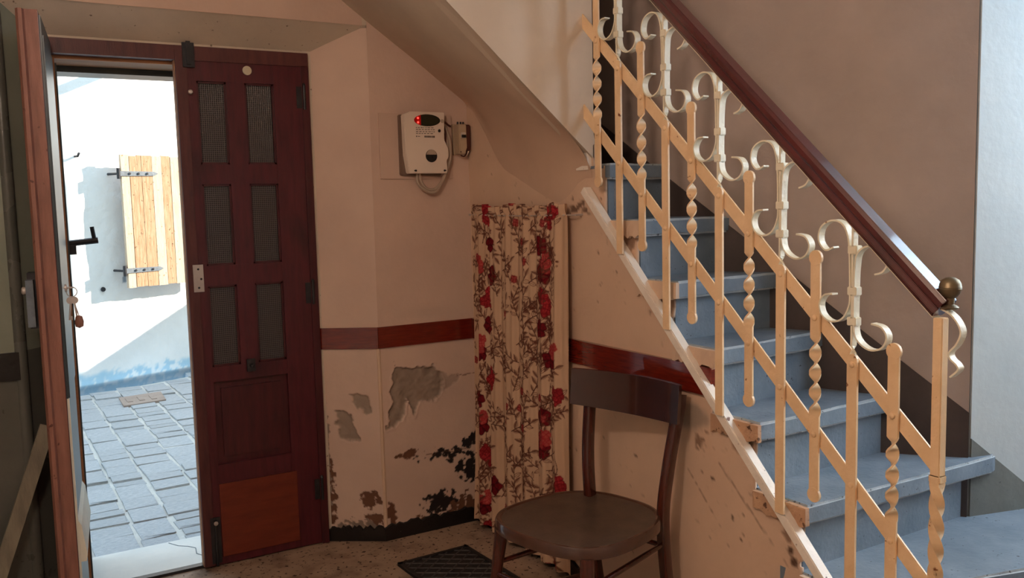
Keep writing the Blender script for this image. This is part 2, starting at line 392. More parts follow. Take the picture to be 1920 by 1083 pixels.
col, disp = stains(U, V, col, disp, [(-.16, .345, .20, .05, .58, BLK), (-.05, .27, .11, .11, .53, BLK), (-.20, .12, .15, .09, .58, BLK), (-.02, .39, .09, .05, .54, BLK), (-.30, .02, .20, .07, .52, BRN),
                                  (-.34, .37, .09, .03, .55, BRN), (-.44, .12, .035, .07, .47, BRN), (-.05, .07, .12, .09, .5, BRN)], 40)
# hairline cracks
for (u0, v0, u1, v1) in ((-.395, .77, -.41, .83), (-.09, .70, .03, .705), (-.26, .355, -.05, .35)):
    t = np.clip((U-u0)/(u1-u0+1e-9), 0, 1) if abs(u1-u0) > abs(v1-v0) else np.clip((V-v0)/(v1-v0), 0, 1)
    dd = np.hypot(U-(u0+(u1-u0)*t), V-(v0+(v1-v0)*t)-(fbm(U, V, 40, 3, 77)-.5)*.02)
    col = mixc(col, BRN*.8, sstep(.003, .001, dd)*.8)
pos = np.stack([U, disp, V], -1)
pier = sroot('wall_pier')
grid('plaster_skin', U, V, pos, col, None, MT['pier'], pier)
# upper main face with faint unevenness; from band to the stair soffit
us = np.arange(-.471, .06, .02); vs2 = np.arange(.955, 2.46, .02); U, V = np.meshgrid(us, vs2)
disp = (fbm(U, V, 3, 3, 5)-.5)*.008; pos = np.stack([U, disp, V], -1)
col = np.ones(U.shape+(3,)); f = sstep(.05, .0, np.hypot((U+.25)/4, V-1.005))*.25; col = mixc(col, MORT*.9, f)
grid('plaster_skin', U, V, pos, col, None, MT['pier'], pier)
# wall above the niche
us = np.arange(-2.8, -.46, .03); vs2 = np.arange(2.243, 3.0, .03); U, V = np.meshgrid(us, vs2)
grid('plaster_skin', U, V, np.stack([U, (fbm(U, V, 3, 3, 6)-.5)*.008-.003, V], -1), np.ones(U.shape+(3,))*.96, None, MT['pier'], pier)
# reveal face from (-.471,0) to (-.687,.149)
A = np.array([-.471, 0.]); Bv = np.array([-.687, .149]); LR = np.hypot(*(Bv-A)); dr = (Bv-A)/LR; nr = np.array([-dr[1], dr[0]])
if nr[0] < 0: nr = -nr          # into the wall
def rev_grid(v0, v1, st, lower):
    us = np.append(np.arange(0, LR, st), LR); vs2 = np.arange(v0, v1, st); U, V = np.meshgrid(us, vs2)
    disp = (fbm(U, V, 5, 3, 31)-.5)*.004; col = np.ones(U.shape+(3,))
    if lower:
        jag = (fbm(U, V, 28, 3, 8)-.5)*.034+(fbm(U, V, 95, 3, 18)-.5)*.016
        d1 = poly_sd(U, V, [(.055, .648), (.105, .668), (.142, .664), (.120, .625), (.07, .58), (.036, .575)])+jag
        d2 = poly_sd(U, V, [(.200, .588), (.170, .585), (.135, .56), (.125, .52), (.093, .449), (.14, .462), (.187, .47), (.200, .52)])+jag
        d1 = np.minimum(d1, d2); f1 = sstep(.004, -.004, d1); r = fbm(U, V, 34, 4, 9)
        disp = disp + f1*(.009+.01*(r-.4)); col = mixc(col, MORT*.92, f1)
        col, disp = stains(U, V, col, disp, [(.25, .20, .05, .22, .50, BRN), (.06, .19, .07, .05, .5, BRN), (.04, .08, .07, .10, .55, BRN), (.255, .40, .03, .4, .55, MORT*.8), (.13, .06, .14, .06, .56, MORT*.7)], 90)
    P = np.zeros(U.shape+(3,)); P[..., 0] = A[0]+dr[0]*U+nr[0]*disp; P[..., 1] = A[1]+dr[1]*U+nr[1]*disp; P[..., 2] = V
    grid('plaster_skin', U, V, P, col, None, MT['pier'], pier)
rev_grid(0, .875, .0045, True); rev_grid(.955, 2.25, .02, False)
# rounded corner bead of the pier
b = BM(); tube(b, [(-.468, .006, .0), (-.470, .006, .87)], .010, 8); obj('corner_bead', b, MT['peach_plain'], pier, smooth=True)
# thin plaster fillet along the door frame top and right
b = BM(); prism(b, [(-1.70, 2.132), (-.690, 2.132), (-.690, 0), (-.672, 0), (-.668, 2.160), (-1.70, 2.160)], XZd, .140, .152)
obj('plaster_fillet', b, MT['niche'], pier)

# --- side wall under the stairs (x = 0), stepped upper edge, chipped plaster
Y0, G, Z0, HR = -1.9465, .1786, .6195, .2
def yk(k): return Y0+k*G
def zk(k): return Z0+k*HR
st = .009
us = np.arange(-2.34, .02, st); vs2 = np.arange(0, 2.0, st); U, V = np.meshgrid(us, vs2)
top = np.full(U.shape, 2.2)
for k in range(-2, 6):
    y_r = yk(k)+.018
    hi = zk(k)-.006 if k >= -2 else 0
    sel = (U >= y_r) & (U < yk(k+1)+.018)
    top[sel] = hi
top[U < yk(-2)+.018] = -1
top[U >= yk(5)+.14] = 2.0
edge_n = (fbm(U, V, 42, 3, 14)-.5)*.022
keep_v = V < top+np.minimum(edge_n, 0)
keep_v &= ~((U+edge_n < yk(-2)+.018))
for k in range(-1, 6):      # vertical step edges nibbled
    sel = (np.abs(U-(yk(k)+.018)) < .02) & (V > zk(k-1)) & (U < yk(k)+.018+np.maximum(edge_n, 0)+.002)
    keep_v &= ~sel
keep = keep_v[:-1, :-1] & keep_v[1:, :-1] & keep_v[:-1, 1:] & keep_v[1:, 1:]
DK = np.array(lin((120, 84, 62)))/np.array(lin((214, 175, 145))); GR = np.array(lin((150, 132, 116)))/np.array(lin((214, 175, 145)))
col = np.ones(U.shape+(3,)); disp = (fbm(U, V, 4, 3, 2)-.5)*.008
for k in range(-1, 5):      # worn plaster just under each tread end
    d = np.hypot((U-(yk(k)+.05))/1.7, V-(zk(k)-.055)); f = sstep(.58, .68, fbm(U, V, 30, 4, 60+k)*.7+(1-np.clip(d/.10, 0, 1))*.5)
    col = mixc(col, DK, f*.75); disp += f*.004
f = sstep(.45, .7, fbm(U, V, 9, 4, 70)*.6+.5*(1-np.clip(np.hypot((U+1.47)/.13, (V-.80)/.09), 0, 1))); col = mixc(col, GR*.8, f*.7)  # soft grey patch painted where the chair back's shadow falls
f = sstep(.60, .68, fbm(U, V, 40, 4, 71)*.7+.35*(1-np.clip(np.hypot((U+1.50)/.12, (V-.72)/.07), 0, 1))); col = mixc(col, DK, f*.8)
f = sstep(.60, .66, fbm(U, V, 44, 4, 72)*.75+.32*(1-np.clip(np.hypot((U+.85)/.14, (V-1.465)/.05), 0, 1))); col = mixc(col, DK*.7, f*.85); disp += .003*f
for (u0, v0, u1, v1, s) in ((-1.60, .66, -1.87, .42, 5), (-1.72, .60, -1.86, .555, 6), (-1.46, .60, -1.62, .44, 8), (-.93, 1.44, -.80, 1.47, 9)):
    t = np.clip(((U-u0)*(u1-u0)+(V-v0)*(v1-v0))/((u1-u0)**2+(v1-v0)**2), 0, 1)
    n = (fbm(U, V, 34, 3, s)-.5)*.03
    dd = np.hypot(U-(u0+(u1-u0)*t)+n, V-(v0+(v1-v0)*t)+n); col = mixc(col, DK*.8, sstep(.006, .002, dd)*.6)
for (u0, v0, r) in ((-1.655, .50, .006), (-1.68, .51, .004), (-1.57, .60, .005), (-1.69, .44, .004), (-1.90, .44, .012), (-1.885, .47, .010)):
    f = sstep(r*1.6, r*.8, np.hypot(U-u0, V-v0)+(fbm(U, V, 60, 3, 12)-.5)*.01); col = mixc(col, DK*.6, f)
pos = np.stack([disp-.0, U, V], -1)
wall_right = sroot('wall_right')
grid('plaster_skin', U, V, pos, col, keep, MT['peach'], wall_right, solid=-.010)
b = BM()   # masonry core behind the skin, stepped
poly = [(.02, 0), (.02, 1.98), (yk(5)+.16, 1.98), (yk(5)+.16, zk(5)-.06)]
for k in range(5, -3, -1): poly += [(yk(k)+.036, zk(k)-.06), (yk(k)+.036, zk(k-1)-.06 if k > -2 else 0)]
prism(b, poly, YZd, .014, .050); obj('masonry_core', b, MT['step_edge'], wall_right)

# --- stairs: treads, risers, painted tread ends
WL = [(1.9, -2.214), (.79, -1.925), (.60, -1.70), (.53, -1.52), (.47, -1.37), (.40, -1.23), (.34, -1.05), (.31, -.85), (.31, -.5), (.31, .3)]
stairs = thing('staircase', 'steep grey painted stone steps turning up behind the cream iron railing', 'stairs', (0, Y0, 0))
SO = Vector((0, Y0, 0))
def wall_x(y):      # x of the stairwell wall at depth y
    for (xa, ya), (xb, yb) in zip(WL[1:-1], WL[2:]):
        if ya <= y <= yb: return xa+(xb-xa)*(y-ya)/(yb-ya)
    return WL[1][0] if y < WL[1][1] else WL[-1][0]
right_end = {-2: (1.35, -2.86), -1: (1.35, -2.47), 0: (.872, -1.962), 1: (.63, -1.755), 2: (.55, -1.545), 3: (.475, -1.40), 4: (.405, -1.235), 5: (.345, -.99)}
def tr_poly(k, lx, front=0.0):
    rx, ry = right_end[k]; n = 7; pts = []
    for i in range(n+1):
        t = i/n; pts.append((lx+(rx-lx)*t, yk(k)+front+(ry-yk(k))*t))
    if k == 0: pts += [(.890, -1.958), (.902, -1.950), (.905, -1.940), (.895, -1.93)]
    if k < 0: pts += [(1.35, -1.98)]
    back_y = min(yk(k+1)+.10, .2) if k < 5 else -.16
    if k < 0: pts += [(.85, -1.90), (lx, yk(k+1)+.10)]
    else:
        mids = [p for p in WL[1:] if ry+.01 < p[1] < back_y+.10]
        pts += [(p[0]+.03, p[1]) for p in mids] + [(wall_x(back_y+.10)+.03, back_y+.10), (lx if k < 5 else .06, back_y)]
        if k == 5: pts += [(.06, yk(5)+.19), (lx, yk(5)+.19)]
    return pts
for k in range(-2, 6):
    b = BM(); P = tr_poly(k, .002)
    prism(b, [(x, y-Y0) for x, y in P], XYd, zk(k)-.058, zk(k))
    bmesh.ops.triangulate(b, faces=[f for f in b.faces if len(f.verts) > 4])
    es = [e for e in b.edges if abs(e.verts[0].co.z-e.verts[1].co.z) < 1e-5 and len(e.link_faces) == 2 and e.calc_face_angle(0) > 1.2]
    bmesh.ops.bevel(b, geom=es, offset=.007, segments=2, affect='EDGES', material=1)
    for v in b.verts:      # chipped worn edges
        n = fbm(np.array([v.co.x*1.0]), np.array([v.co.y+v.co.z*3]), 22, 3, k+30)[0]-.5
        v.co.z += n*.006
    obj('tread', b, [MT['step'], MT['step_worn']], stairs)
    b = BM(); yy = yk(k)+.030; rx, ry = right_end[k]
    if k < 0: q = [(.016, yy-Y0), (1.32, ry+.06-Y0), (1.32, ry+.10-Y0), (.016, yy+.04-Y0)]
    elif k == 0: q = [(.016, yy-Y0), (.80, ry+.048-Y0), (.80, ry+.09-Y0), (.016, yy+.04-Y0)]
    else: q = [(.016, yy-Y0), (rx+.02, ry+.030-Y0), (rx+.02, ry+.06-Y0), (.016, yy+.04-Y0)]
    prism(b, q, XYd, (zk(k-1)-.02 if k > -2 else 0), zk(k)-.05); obj('riser', b, MT['step'], stairs)
    if k < 5:
        b = BM(); n = 14; top_l = []; bot_l = []
        L0, L1 = yk(k)-.004, yk(k)+.195
        for i in range(n+1):
            y = L0+(L1-L0)*i/n; w = random.uniform(-.010, .004) if i else 0
            top_l.append((y-Y0, zk(k)-.004)); bot_l.append((y-Y0, zk(k)-.056+w))
        prism(b, top_l+bot_l[::-1], YZd, -.012, .003)
        bmesh.ops.triangulate(b, faces=[f for f in b.faces if len(f.verts) > 4])
        for v in b.verts: v.co.x += random.uniform(-.002, .002)
        obj('tread_end', b, MT['step_edge'] if k in (0, 1) else MT['peach_plain'], stairs)
# --- stairwell wall (angled, curving) and the pale wall beside it
def wall_strip(name, pts, z0, z1, mat, off, parent=None, thick=.12):
    P = [Vector((x, y, 0)) for x, y in pts]
    b = BM(); fr = []
    nrm = []
    for i in range(len(P)):
        t = (P[min(i+1, len(P)-1)]-P[max(i-1, 0)]).normalized(); nn = Vector((t.y, -t.x, 0))
        nrm.append(nn)
    A0 = [b.verts.new(P[i]-nrm[i]*off+Vector((0, 0, z0[i] if isinstance(z0, list) else z0))) for i in range(len(P))]
    A1 = [b.verts.new(P[i]-nrm[i]*off+Vector((0, 0, z1[i] if isinstance(z1, list) else z1))) for i in range(len(P))]
    B0 = [b.verts.new(P[i]+nrm[i]*thick+Vector((0, 0, z0[i] if isinstance(z0, list) else z0))) for i in range(len(P))]
    B1 = [b.verts.new(P[i]+nrm[i]*thick+Vector((0, 0, z1[i] if isinstance(z1, list) else z1))) for i in range(len(P))]
    for i in range(len(P)-1):
        b.faces.new((A0[i], A0[i+1], A1[i+1], A1[i])); b.faces.new((B0[i+1], B0[i], B1[i], B1[i+1]))
        b.faces.new((A1[i], A1[i+1], B1[i+1], B1[i])); b.faces.new((A0[i+1], A0[i], B0[i], B0[i+1]))
    b.faces.new((A0[0], A1[0], B1[0], B0[0])); b.faces.new((A0[-1], B0[-1], B1[-1], A1[-1]))
    return obj(name, b, mat, parent, smooth=len(pts) > 3)
SK = [.770, 1.006, 1.150, 1.270, 1.390, 1.526, 1.656, 1.852, 2.25]
def densify(pts, zs, n=5):
    C = crom([(p[0], p[1], z) for p, z in zip(pts, zs)], n); return [(c.x, c.y) for c in C], [c.z for c in C]
wp, wz = densify(WL[1:], SK)
stairwell = struct(wall_strip('wall_stairwell', wp, 0, 3.3, MT['grey_wall'], 0))
struct(wall_strip('trim_stair_skirting', wp, [z-1.0 for z in wz], wz, MT['skirt'], .004, thick=.003))
pale = [(.80, -1.9276), (1.9, -2.214)]
struct(wall_strip('wall_stair_end', [pale[1], pale[0]], 0, 3.3, MT['blue_wall'], 0))
struct(wall_strip('trim_end_skirting', [(1.2, -2.0316), (.80, -1.9276)], 0, [.364, .682], MT['skirt_grey'], .004, thick=.003))

# --- soffit and side wall of the upper flight
def soffit_z(x, v):
    za = 1.911+(.04-x)*.695; zb = 1.640-x*.873; k = v*v*(3-2*v)*.55+v*.45
    return za*(1-k)+zb*k-.018*np.sin(PI*np.clip(v*1.1, 0, 1))
vv = np.linspace(0, 1, 22); tt = np.linspace(0, 1, 64)
U, V = np.meshgrid(tt, vv)
rad = .03+.20*sstep(.0, .35, V)*(1-.55*sstep(.72, 1, V)); drop = .02+.22*sstep(.0, .35, V)*(1-.72*sstep(.72, 1, V))
s1_ = np.clip(U/.3, 0, 1)                      # 0 on the side wall, 1 where the slope begins: a plaster cove
bx_ = -rad*s1_**2; bz_ = (1-s1_)**2*(soffit_z(0*V, V)-drop)+2*s1_*(1-s1_)*soffit_z(0*V, V)+s1_**2*soffit_z(-rad, V)
ln = np.clip((U-.3)/.7, 0, 1); lx = -rad-(2.0-rad)*ln
X = np.where(U < .3, bx_, lx); Z = np.where(U < .3, bz_, soffit_z(lx, V))
Z = Z+(fbm(X, V, 4, 3, 3)-.5)*.012; X = X+.004*(U < .02)
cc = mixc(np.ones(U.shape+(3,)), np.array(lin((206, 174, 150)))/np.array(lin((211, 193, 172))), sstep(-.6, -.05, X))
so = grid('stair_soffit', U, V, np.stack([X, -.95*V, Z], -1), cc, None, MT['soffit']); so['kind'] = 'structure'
b = BM()
prism(b, [(.008, 1.640), (-.35, 1.950), (-.70, 2.255), (-1.2, 2.70), (-1.55, 2.99), (.008, 2.99)], XZd, -.952, -.88)
side = struct(obj('wall_upper_flight', b, MT['soffit_plain'], bevel=.006))
b = BM(); prism(b, [(-.012, 1.60), (-.02, 1.70), (.012, 1.755), (.03, 1.66), (.03, 1.615)], XZd, -.94, -.865)
obj('broken_edge', b, MT['bar'], side)
b = BM(); prism(b, [(-.952, 1.58), (-.952, 1.69), (-.70, 1.74), (-.02, 1.93), (-.02, 1.85)], YZd, .004, .03); obj('cove', b, MT['peach_plain'], side)

# --- remaining room shell (seen only from other positions / in reflections)
struct(obj('wall_left', bx((-2.8, -4.8, 0), (-2.7, 0, 2.95)), MT['niche']))
struct(obj('ceiling', bx((-2.8, -4.8, 2.95), (1.9, .49, 3.05)), MT['ceiling']))
b = BM(); WY0, WY1, WZ0, WZ1 = -3.45, -2.27, 1.0, 2.9
box(b, (1.9, -4.8, 0), (2.0, WY0, 3.3)); box(b, (1.9, WY1, 0), (2.0, .49, 3.3)); box(b, (1.9, WY0, 0), (2.0, WY1, WZ0)); box(b, (1.9, WY0, WZ1), (2.0, WY1, 3.3))
struct(obj('wall_east', b, MT['niche']))
struct(obj('wall_front', bx((-2.8, -4.8, 0), (1.9, -4.7, 2.95)), MT['niche']))
w1 = struct(obj('window_1', bx((1.92, WY0, WZ0), (1.97, WY0+.05, WZ1)), MT['edge_wood'])); ym = (WY0+WY1)/2
for lo, hi in (((1.92, WY1-.05, WZ0), (1.97, WY1, WZ1)), ((1.92, WY0, WZ0), (1.97, WY1, WZ0+.05)), ((1.92, WY0, WZ1-.05), (1.97, WY1, WZ1)), ((1.92, ym-.03, WZ0+.05), (1.97, ym+.03, WZ1-.05))):
    obj('window_frame', bx(lo, hi), MT['edge_wood'], w1)
for y0_, y1_ in ((WY0+.05, ym-.03), (ym+.03, WY1-.05)): obj('pane', bx((1.944, y0_, WZ0+.05), (1.948, y1_, WZ1-.05)), MT['clear'], w1)

# --- wainscot bands and baseboards
b = BM()
pA = A; off = -nr*.007
def band_piece(name, P, Q, z0, z1, t, mat, inward):
    """board between plan points P,Q; inward = unit plan vector into the room"""
    b = BM(); P = np.array(P, float); Q = np.array(Q, float); I = np.array(inward, float)
    poly = [tuple(P), tuple(Q), tuple(Q+I*t), tuple(P+I*t)]
    prism(b, poly, XYd, z0, z1); return struct(obj(name, b, MT[mat], bevel=.002))
band_piece('trim_door_reveal', A, Bv, .867, .960, .010, 'band', -nr)
band_piece('trim_back', (-.476, 0), (.01, 0), .867, .960, .010, 'band', (0, -1))
b = BM(); rows = []      # slightly warped veneer board
for i in range(81):
    y_ = -1.577*i/80; xo = -.013+.0045*math.sin((y_+.62)*11.0)*math.sin(y_*2.1+.2)
    rows.append([b.verts.new((.004, y_, .867)), b.verts.new((xo, y_, .868)), b.verts.new((xo-.0008, y_, .959)), b.verts.new((.004, y_, .960))])
for i in range(80):
    for j in range(4): b.faces.new((rows[i][j], rows[i][(j+1) % 4], rows[i+1][(j+1) % 4], rows[i+1][j]))
b.faces.new(rows[0]); b.faces.new(rows[-1][::-1]); struct(obj('trim_right', b, MT['band'], smooth=True))
band_piece('trim_left', (-2.75, 0), (-1.845, 0), .900, 1.000, .010, 'base', (0, -1))
band_piece('trim_left_reveal', (-1.845, 0), (-1.705, .145), .900, 1.000, .010, 'base', (-.717, -.697))
b = BM()   # stepped chipped lower edge on the baseboards
def jag_board(name, P, Q, I, h):
    P = np.array(P, float); Q = np.array(Q, float); I = np.array(I, float); n = 26; b = BM(); rows = []
    for i in range(n+1):
        t = i/n; p = P+(Q-P)*t; hh = h+random.uniform(-.008, .004)+(.006 if i % 5 else -.004)
        rows.append([b.verts.new((*(p+I*.012), 0)), b.verts.new((*(p+I*.012), hh-.004)), b.verts.new((*(p+I*.006), hh)), b.verts.new((*p, hh)), b.verts.new((*p, 0))])
    for i in range(n):
        for j in range(5): b.faces.new((rows[i][j], rows[i+1][j], rows[i+1][(j+1) % 5], rows[i][(j+1) % 5]))
    b.faces.new(rows[0]); b.faces.new(rows[-1][::-1])
    struct(obj(name, b, MT['base']))
jag_board('baseboard_door_reveal', A, Bv, -nr, .062); jag_board('baseboard_back', (-.478, 0), (.0, 0), (0, -1), .066)
jag_board('baseboard_right', (0, 0), (0, -.86), (-1, 0), .06)

# --- door frame, sill, lintel
fr = sroot('trim_door_frame')
obj('head', bx((-1.70, .125, 2.078), (-.690, .185, 2.134)), MT['frame'], fr, bevel=.003)
obj('jamb', bx((-1.70, .125, 0), (-1.662, .185, 2.08)), MT['frame'], fr, bevel=.003)
obj('jamb', bx((-.722, .125, 0), (-.690, .185, 2.08)), MT['door_in'], fr, bevel=.003)
obj('threshold_bar', bx((-1.70, .150, 0), (-.690, .185, .012)), MT['iron'], fr, bevel=.003)
obj('lintel_board', bx((-1.66, .185, 2.066), (-.70, .36, 2.10)), MT['lintel'], fr)
obj('outer_lintel', bx((-1.66, .36, 2.042), (-.70, .50, 2.10)), MT['out_leaf'], fr)
obj('outer_jamb', bx((-1.66, .19, 0), (-1.642, .50, 2.05)), MT['out_leaf'], fr)
obj('outer_jamb', bx((-.722, .19, 0), (-.704, .50, 2.05)), MT['out_leaf'], fr)
obj('inner_stop', bx((-1.662, .165, 0), (-1.650, .185, 2.07)), MT['lintel'], fr)
b = BM(); tube(b, [(-1.665, .30, 1.365), (-1.62, .295, 1.370), (-1.530, .29, 1.378)], .0125, 8)
tube(b, [(-1.542, .29, 1.375), (-1.549, .29, 1.432)], .008, 8); box(b, (-1.645, .285, 1.325), (-1.610, .305, 1.365))
obj('iron_latch', b, MT['iron'], fr, smooth=True)
sl = struct(obj('trim_sill', bx((-1.70, .186, -.12), (-.66, .545, 0)), MT['sill'], bevel=.006))
# hairline crack in the sill stone
b = BM(); cp = [(-1.30, .53), (-1.27, .47), (-1.235, .44), (-1.21, .40), (-1.22, .33), (-1.17, .23)]
for p, q in zip(cp, cp[1:]): tube(b, [(*p, .0), (*q, .0)], .0022, 5)
obj('crack', b, MT['strap'], sl)

# ================================================================== STREET
fu = Vector((.931, .365, 0)); fn = Vector((.365, -.931, 0)); F0 = Vector((-1.277, 4.674, 0))
def FP(u, z, out=0):
    return F0+fu*u+fn*out+Vector((0, 0, z))
us = np.concatenate([np.arange(-4, -.3, .12), np.arange(-.3, 1.5, .018), np.arange(1.5, 3.7, .12)]); vs2 = np.concatenate([np.arange(-.1, 2.8, .018), np.arange(2.8, 5.2, .2)]); U, V = np.meshgrid(us, vs2)
disp = (fbm(U, V, 7, 4, 4)-.5)*.018+(fbm(U, V, 2, 2, 44)-.5)*.03
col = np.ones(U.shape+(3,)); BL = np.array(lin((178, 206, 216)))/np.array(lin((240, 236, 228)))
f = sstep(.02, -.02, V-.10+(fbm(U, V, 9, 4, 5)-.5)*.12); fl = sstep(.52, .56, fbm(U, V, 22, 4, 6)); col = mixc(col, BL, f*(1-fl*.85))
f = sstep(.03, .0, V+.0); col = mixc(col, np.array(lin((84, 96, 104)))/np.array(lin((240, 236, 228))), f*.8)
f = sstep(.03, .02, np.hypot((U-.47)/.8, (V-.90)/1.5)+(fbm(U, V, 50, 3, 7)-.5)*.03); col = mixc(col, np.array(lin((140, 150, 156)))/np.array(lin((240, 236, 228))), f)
P = np.zeros(U.shape+(3,))
for i in range(3): P[..., i] = F0[i]+fu[i]*U+fn[i]*disp
P[..., 2] = V
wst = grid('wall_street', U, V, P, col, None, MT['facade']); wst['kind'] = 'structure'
b = BM(); q = [FP(-4, 0, -.03), FP(3.7, 0, -.03), FP(3.7, 0, -.4), FP(-4, 0, -.4)]; prism(b, [(p.x, p.y) for p in q], XYd, -.1, 5.2); obj('wall_body', b, MT['render'], wst)
# garden wall east of the lane; tall unseen slab added to shade the paving
b = BM(); q = [FP(3.55, 0, 0), FP(3.85, 0, 0), FP(3.85, 0, 2.55), FP(3.55, 0, 2.55)]; prism(b, [(p.x, p.y) for p in q], XYd, -.1, 1.78)
struct(obj('wall_garden', b, MT['render']))
b = BM(); q = [FP(3.55, 0, 2.55), FP(3.85, 0, 2.55), FP(3.85, 0, 6.4), FP(3.55, 0, 6.3)]; prism(b, [(p.x, p.y) for p in q], XYd, -.1, 6.0)
struct(obj('wall_shade_slab', b, MT['render']))
# paving
pave = sroot('pavement')
b = BM(); prism(b, [(-4.2, .55), (3.4, .55), (3.4, 6.3), (-4.2, 3.4)], XYd, -.14, -.041); obj('mortar_bed', b, MT['mortar'], pave)
protos = []
for i in range(7):
    b = BM(); box(b, (-.5, -.5, -1), (.5, .5, 0))
    bmesh.ops.bevel(b, geom=[e for e in b.edges if min(e.verts[0].co.z, e.verts[1].co.z) > -.5], offset=.05, segments=1, affect='EDGES')
    for v in b.verts:
        v.co.x += random.uniform(-.035, .035); v.co.y += random.uniform(-.05, .05); v.co.z += random.uniform(-.07, .03) if v.co.z > -.5 else 0
    me = bpy.data.meshes.new('paving_stone'); b.normal_update(); b.to_mesh(me); b.free(); me.materials.append(MT['stone']); protos.append(me)
edges_x = [-2.28, -2.02, -1.80, -1.60, -1.392, -1.215, -1.003, -.795, -.585, -.37, -.15, .08]
cnt = 0
for ci in range(len(edges_x)-1):
    xa, xb = edges_x[ci]+.010, edges_x[ci+1]-.010
    y = .555+random.uniform(0, .03)
    while y < 5.6:
        h = random.choice((.10, .13, .15, .18, .22, .26)) if y < 3.6 else random.uniform(.12, .2)
        ymax = 4.674+(.5*(xa+xb)+1.277)*.392-.05
        if y+h > ymax: break
        if cnt < 296 and not (3.80 < y+h*.5 < 4.22 and -1.05 < .5*(xa+xb) < -.70):
            o = bpy.data.objects.new('paving_stone', random.choice(protos)); COL.objects.link(o); o.parent = pave
            o.location = (.5*(xa+xb)+random.uniform(-.006, .006), y+h/2, -.030+random.uniform(-.006, .006))
            o.scale = (xb-xa, h-.014, .06); o.rotation_euler = (0, 0, random.uniform(-.02, .02)); cnt += 1
        y += h
# rusty cover plate in the paving
b = BM(); prism(b, [(-1.045, 3.83), (-.725, 3.875), (-.705, 4.235), (-1.035, 4.19)], XYd, -.055, -.022)
for i in range(3): box(b, (-1.0+.09*i, 3.95, -.024), (-.96+.09*i, 4.12, -.018))
MT['cover'] = surf('rusty_brown_cover', (140, 122, 112), (160, 142, 130), .7, .4, 8, bump=.3)
tag(obj('drain_cover', b, MT['cover'], bevel=.003), 'brown metal drain cover set in the street paving near the white wall', 'drain cover')
# window shutter on the facade
sh = thing('window_shutter', 'flaking ochre plank shutter on the sunlit white wall across the street', 'shutter', FP(.40, .83, .16), math.atan2(fu.y, fu.x))
edges = [0, .075, .150, .185, .285, .375, .46, .545, .63, .72, .81]
for i in range(len(edges)-1):
    b = BM(); lo = edges[i]+.002; hi = edges[i+1]-.002
    dz = random.uniform(-.006, .006)
    box(b, (lo, -.016, dz), (hi, .014+random.uniform(-.002, .003), 1.13+random.uniform(-.006, .006)))
    for v in b.verts: v.co.x += random.uniform(-.003, .003)
    obj('plank', b, MT['plank_pale'] if i in (0, 4, 6) else MT['plank'], sh, bevel=.003)
for z in (.145, .975):
    b = BM(); prism(b, [(-.02, z-.022), (.30, z-.018), (.335, z), (.30, z+.018), (-.02, z+.022)], XZd, -.024, -.016)
    s_ = obj('strap_hinge', b, MT['strap'], sh)
    b = BM(); lathe(b, [(.016, z-.045), (.016, z+.045)], (-.022, -.012, 0), 'Z', 10); tube(b, [(-.022, -.012, z), (-.026, .08, z), (-.026, .17, z)], .011, 6)
    obj('pintle', b, MT['iron'], s_)
    for xx in (.07, .15, .23):
        b = BM(); lathe(b, [(.011, -.030), (.007, -.034)], (xx, 0, z), 'Y', 8); obj('bolt_head', b, MT['iron'], s_)
# backing ledges and window recess frame keep the shutter on the wall
for z in (.18, .93): obj('ledge', bx((.05, .014, z), (.78, .045, z+.07)), MT['plank'], sh)
# iron stay hooks and the beam that throws the slanting shadow near the top
b = BM(); tube(b, [FP(.10, 1.95, -.03), FP(.10, 1.95, .05), FP(.10, 1.975, .075)], .010, 6); tag(obj('wall_hook', b, MT['iron'], smooth=True), 'small iron hook in the white wall left of the shutter', 'hook')
b = BM(); lathe(b, [(.022, 0), (.018, .012), (.0, .016)], (0, 0, 0), 'Z', 10)
bo = obj('iron_stud', b, MT['iron'], smooth=True, loc=FP(.257, .822, .012)); bo.rotation_euler = fn.to_track_quat('Z', 'Y').to_euler()
tag(bo, 'small dark iron stud in the white wall below the shutter', 'stud')
b = BM(); c0 = FP(.56, 2.74, -.03); c1 = FP(.56, 2.74, .36); tube(b, [c0, c1], .04, 8)
tag(obj('projecting_beam', b, MT['plank'], smooth=True), 'round wooden beam end projecting high on the white wall across the street', 'beam')

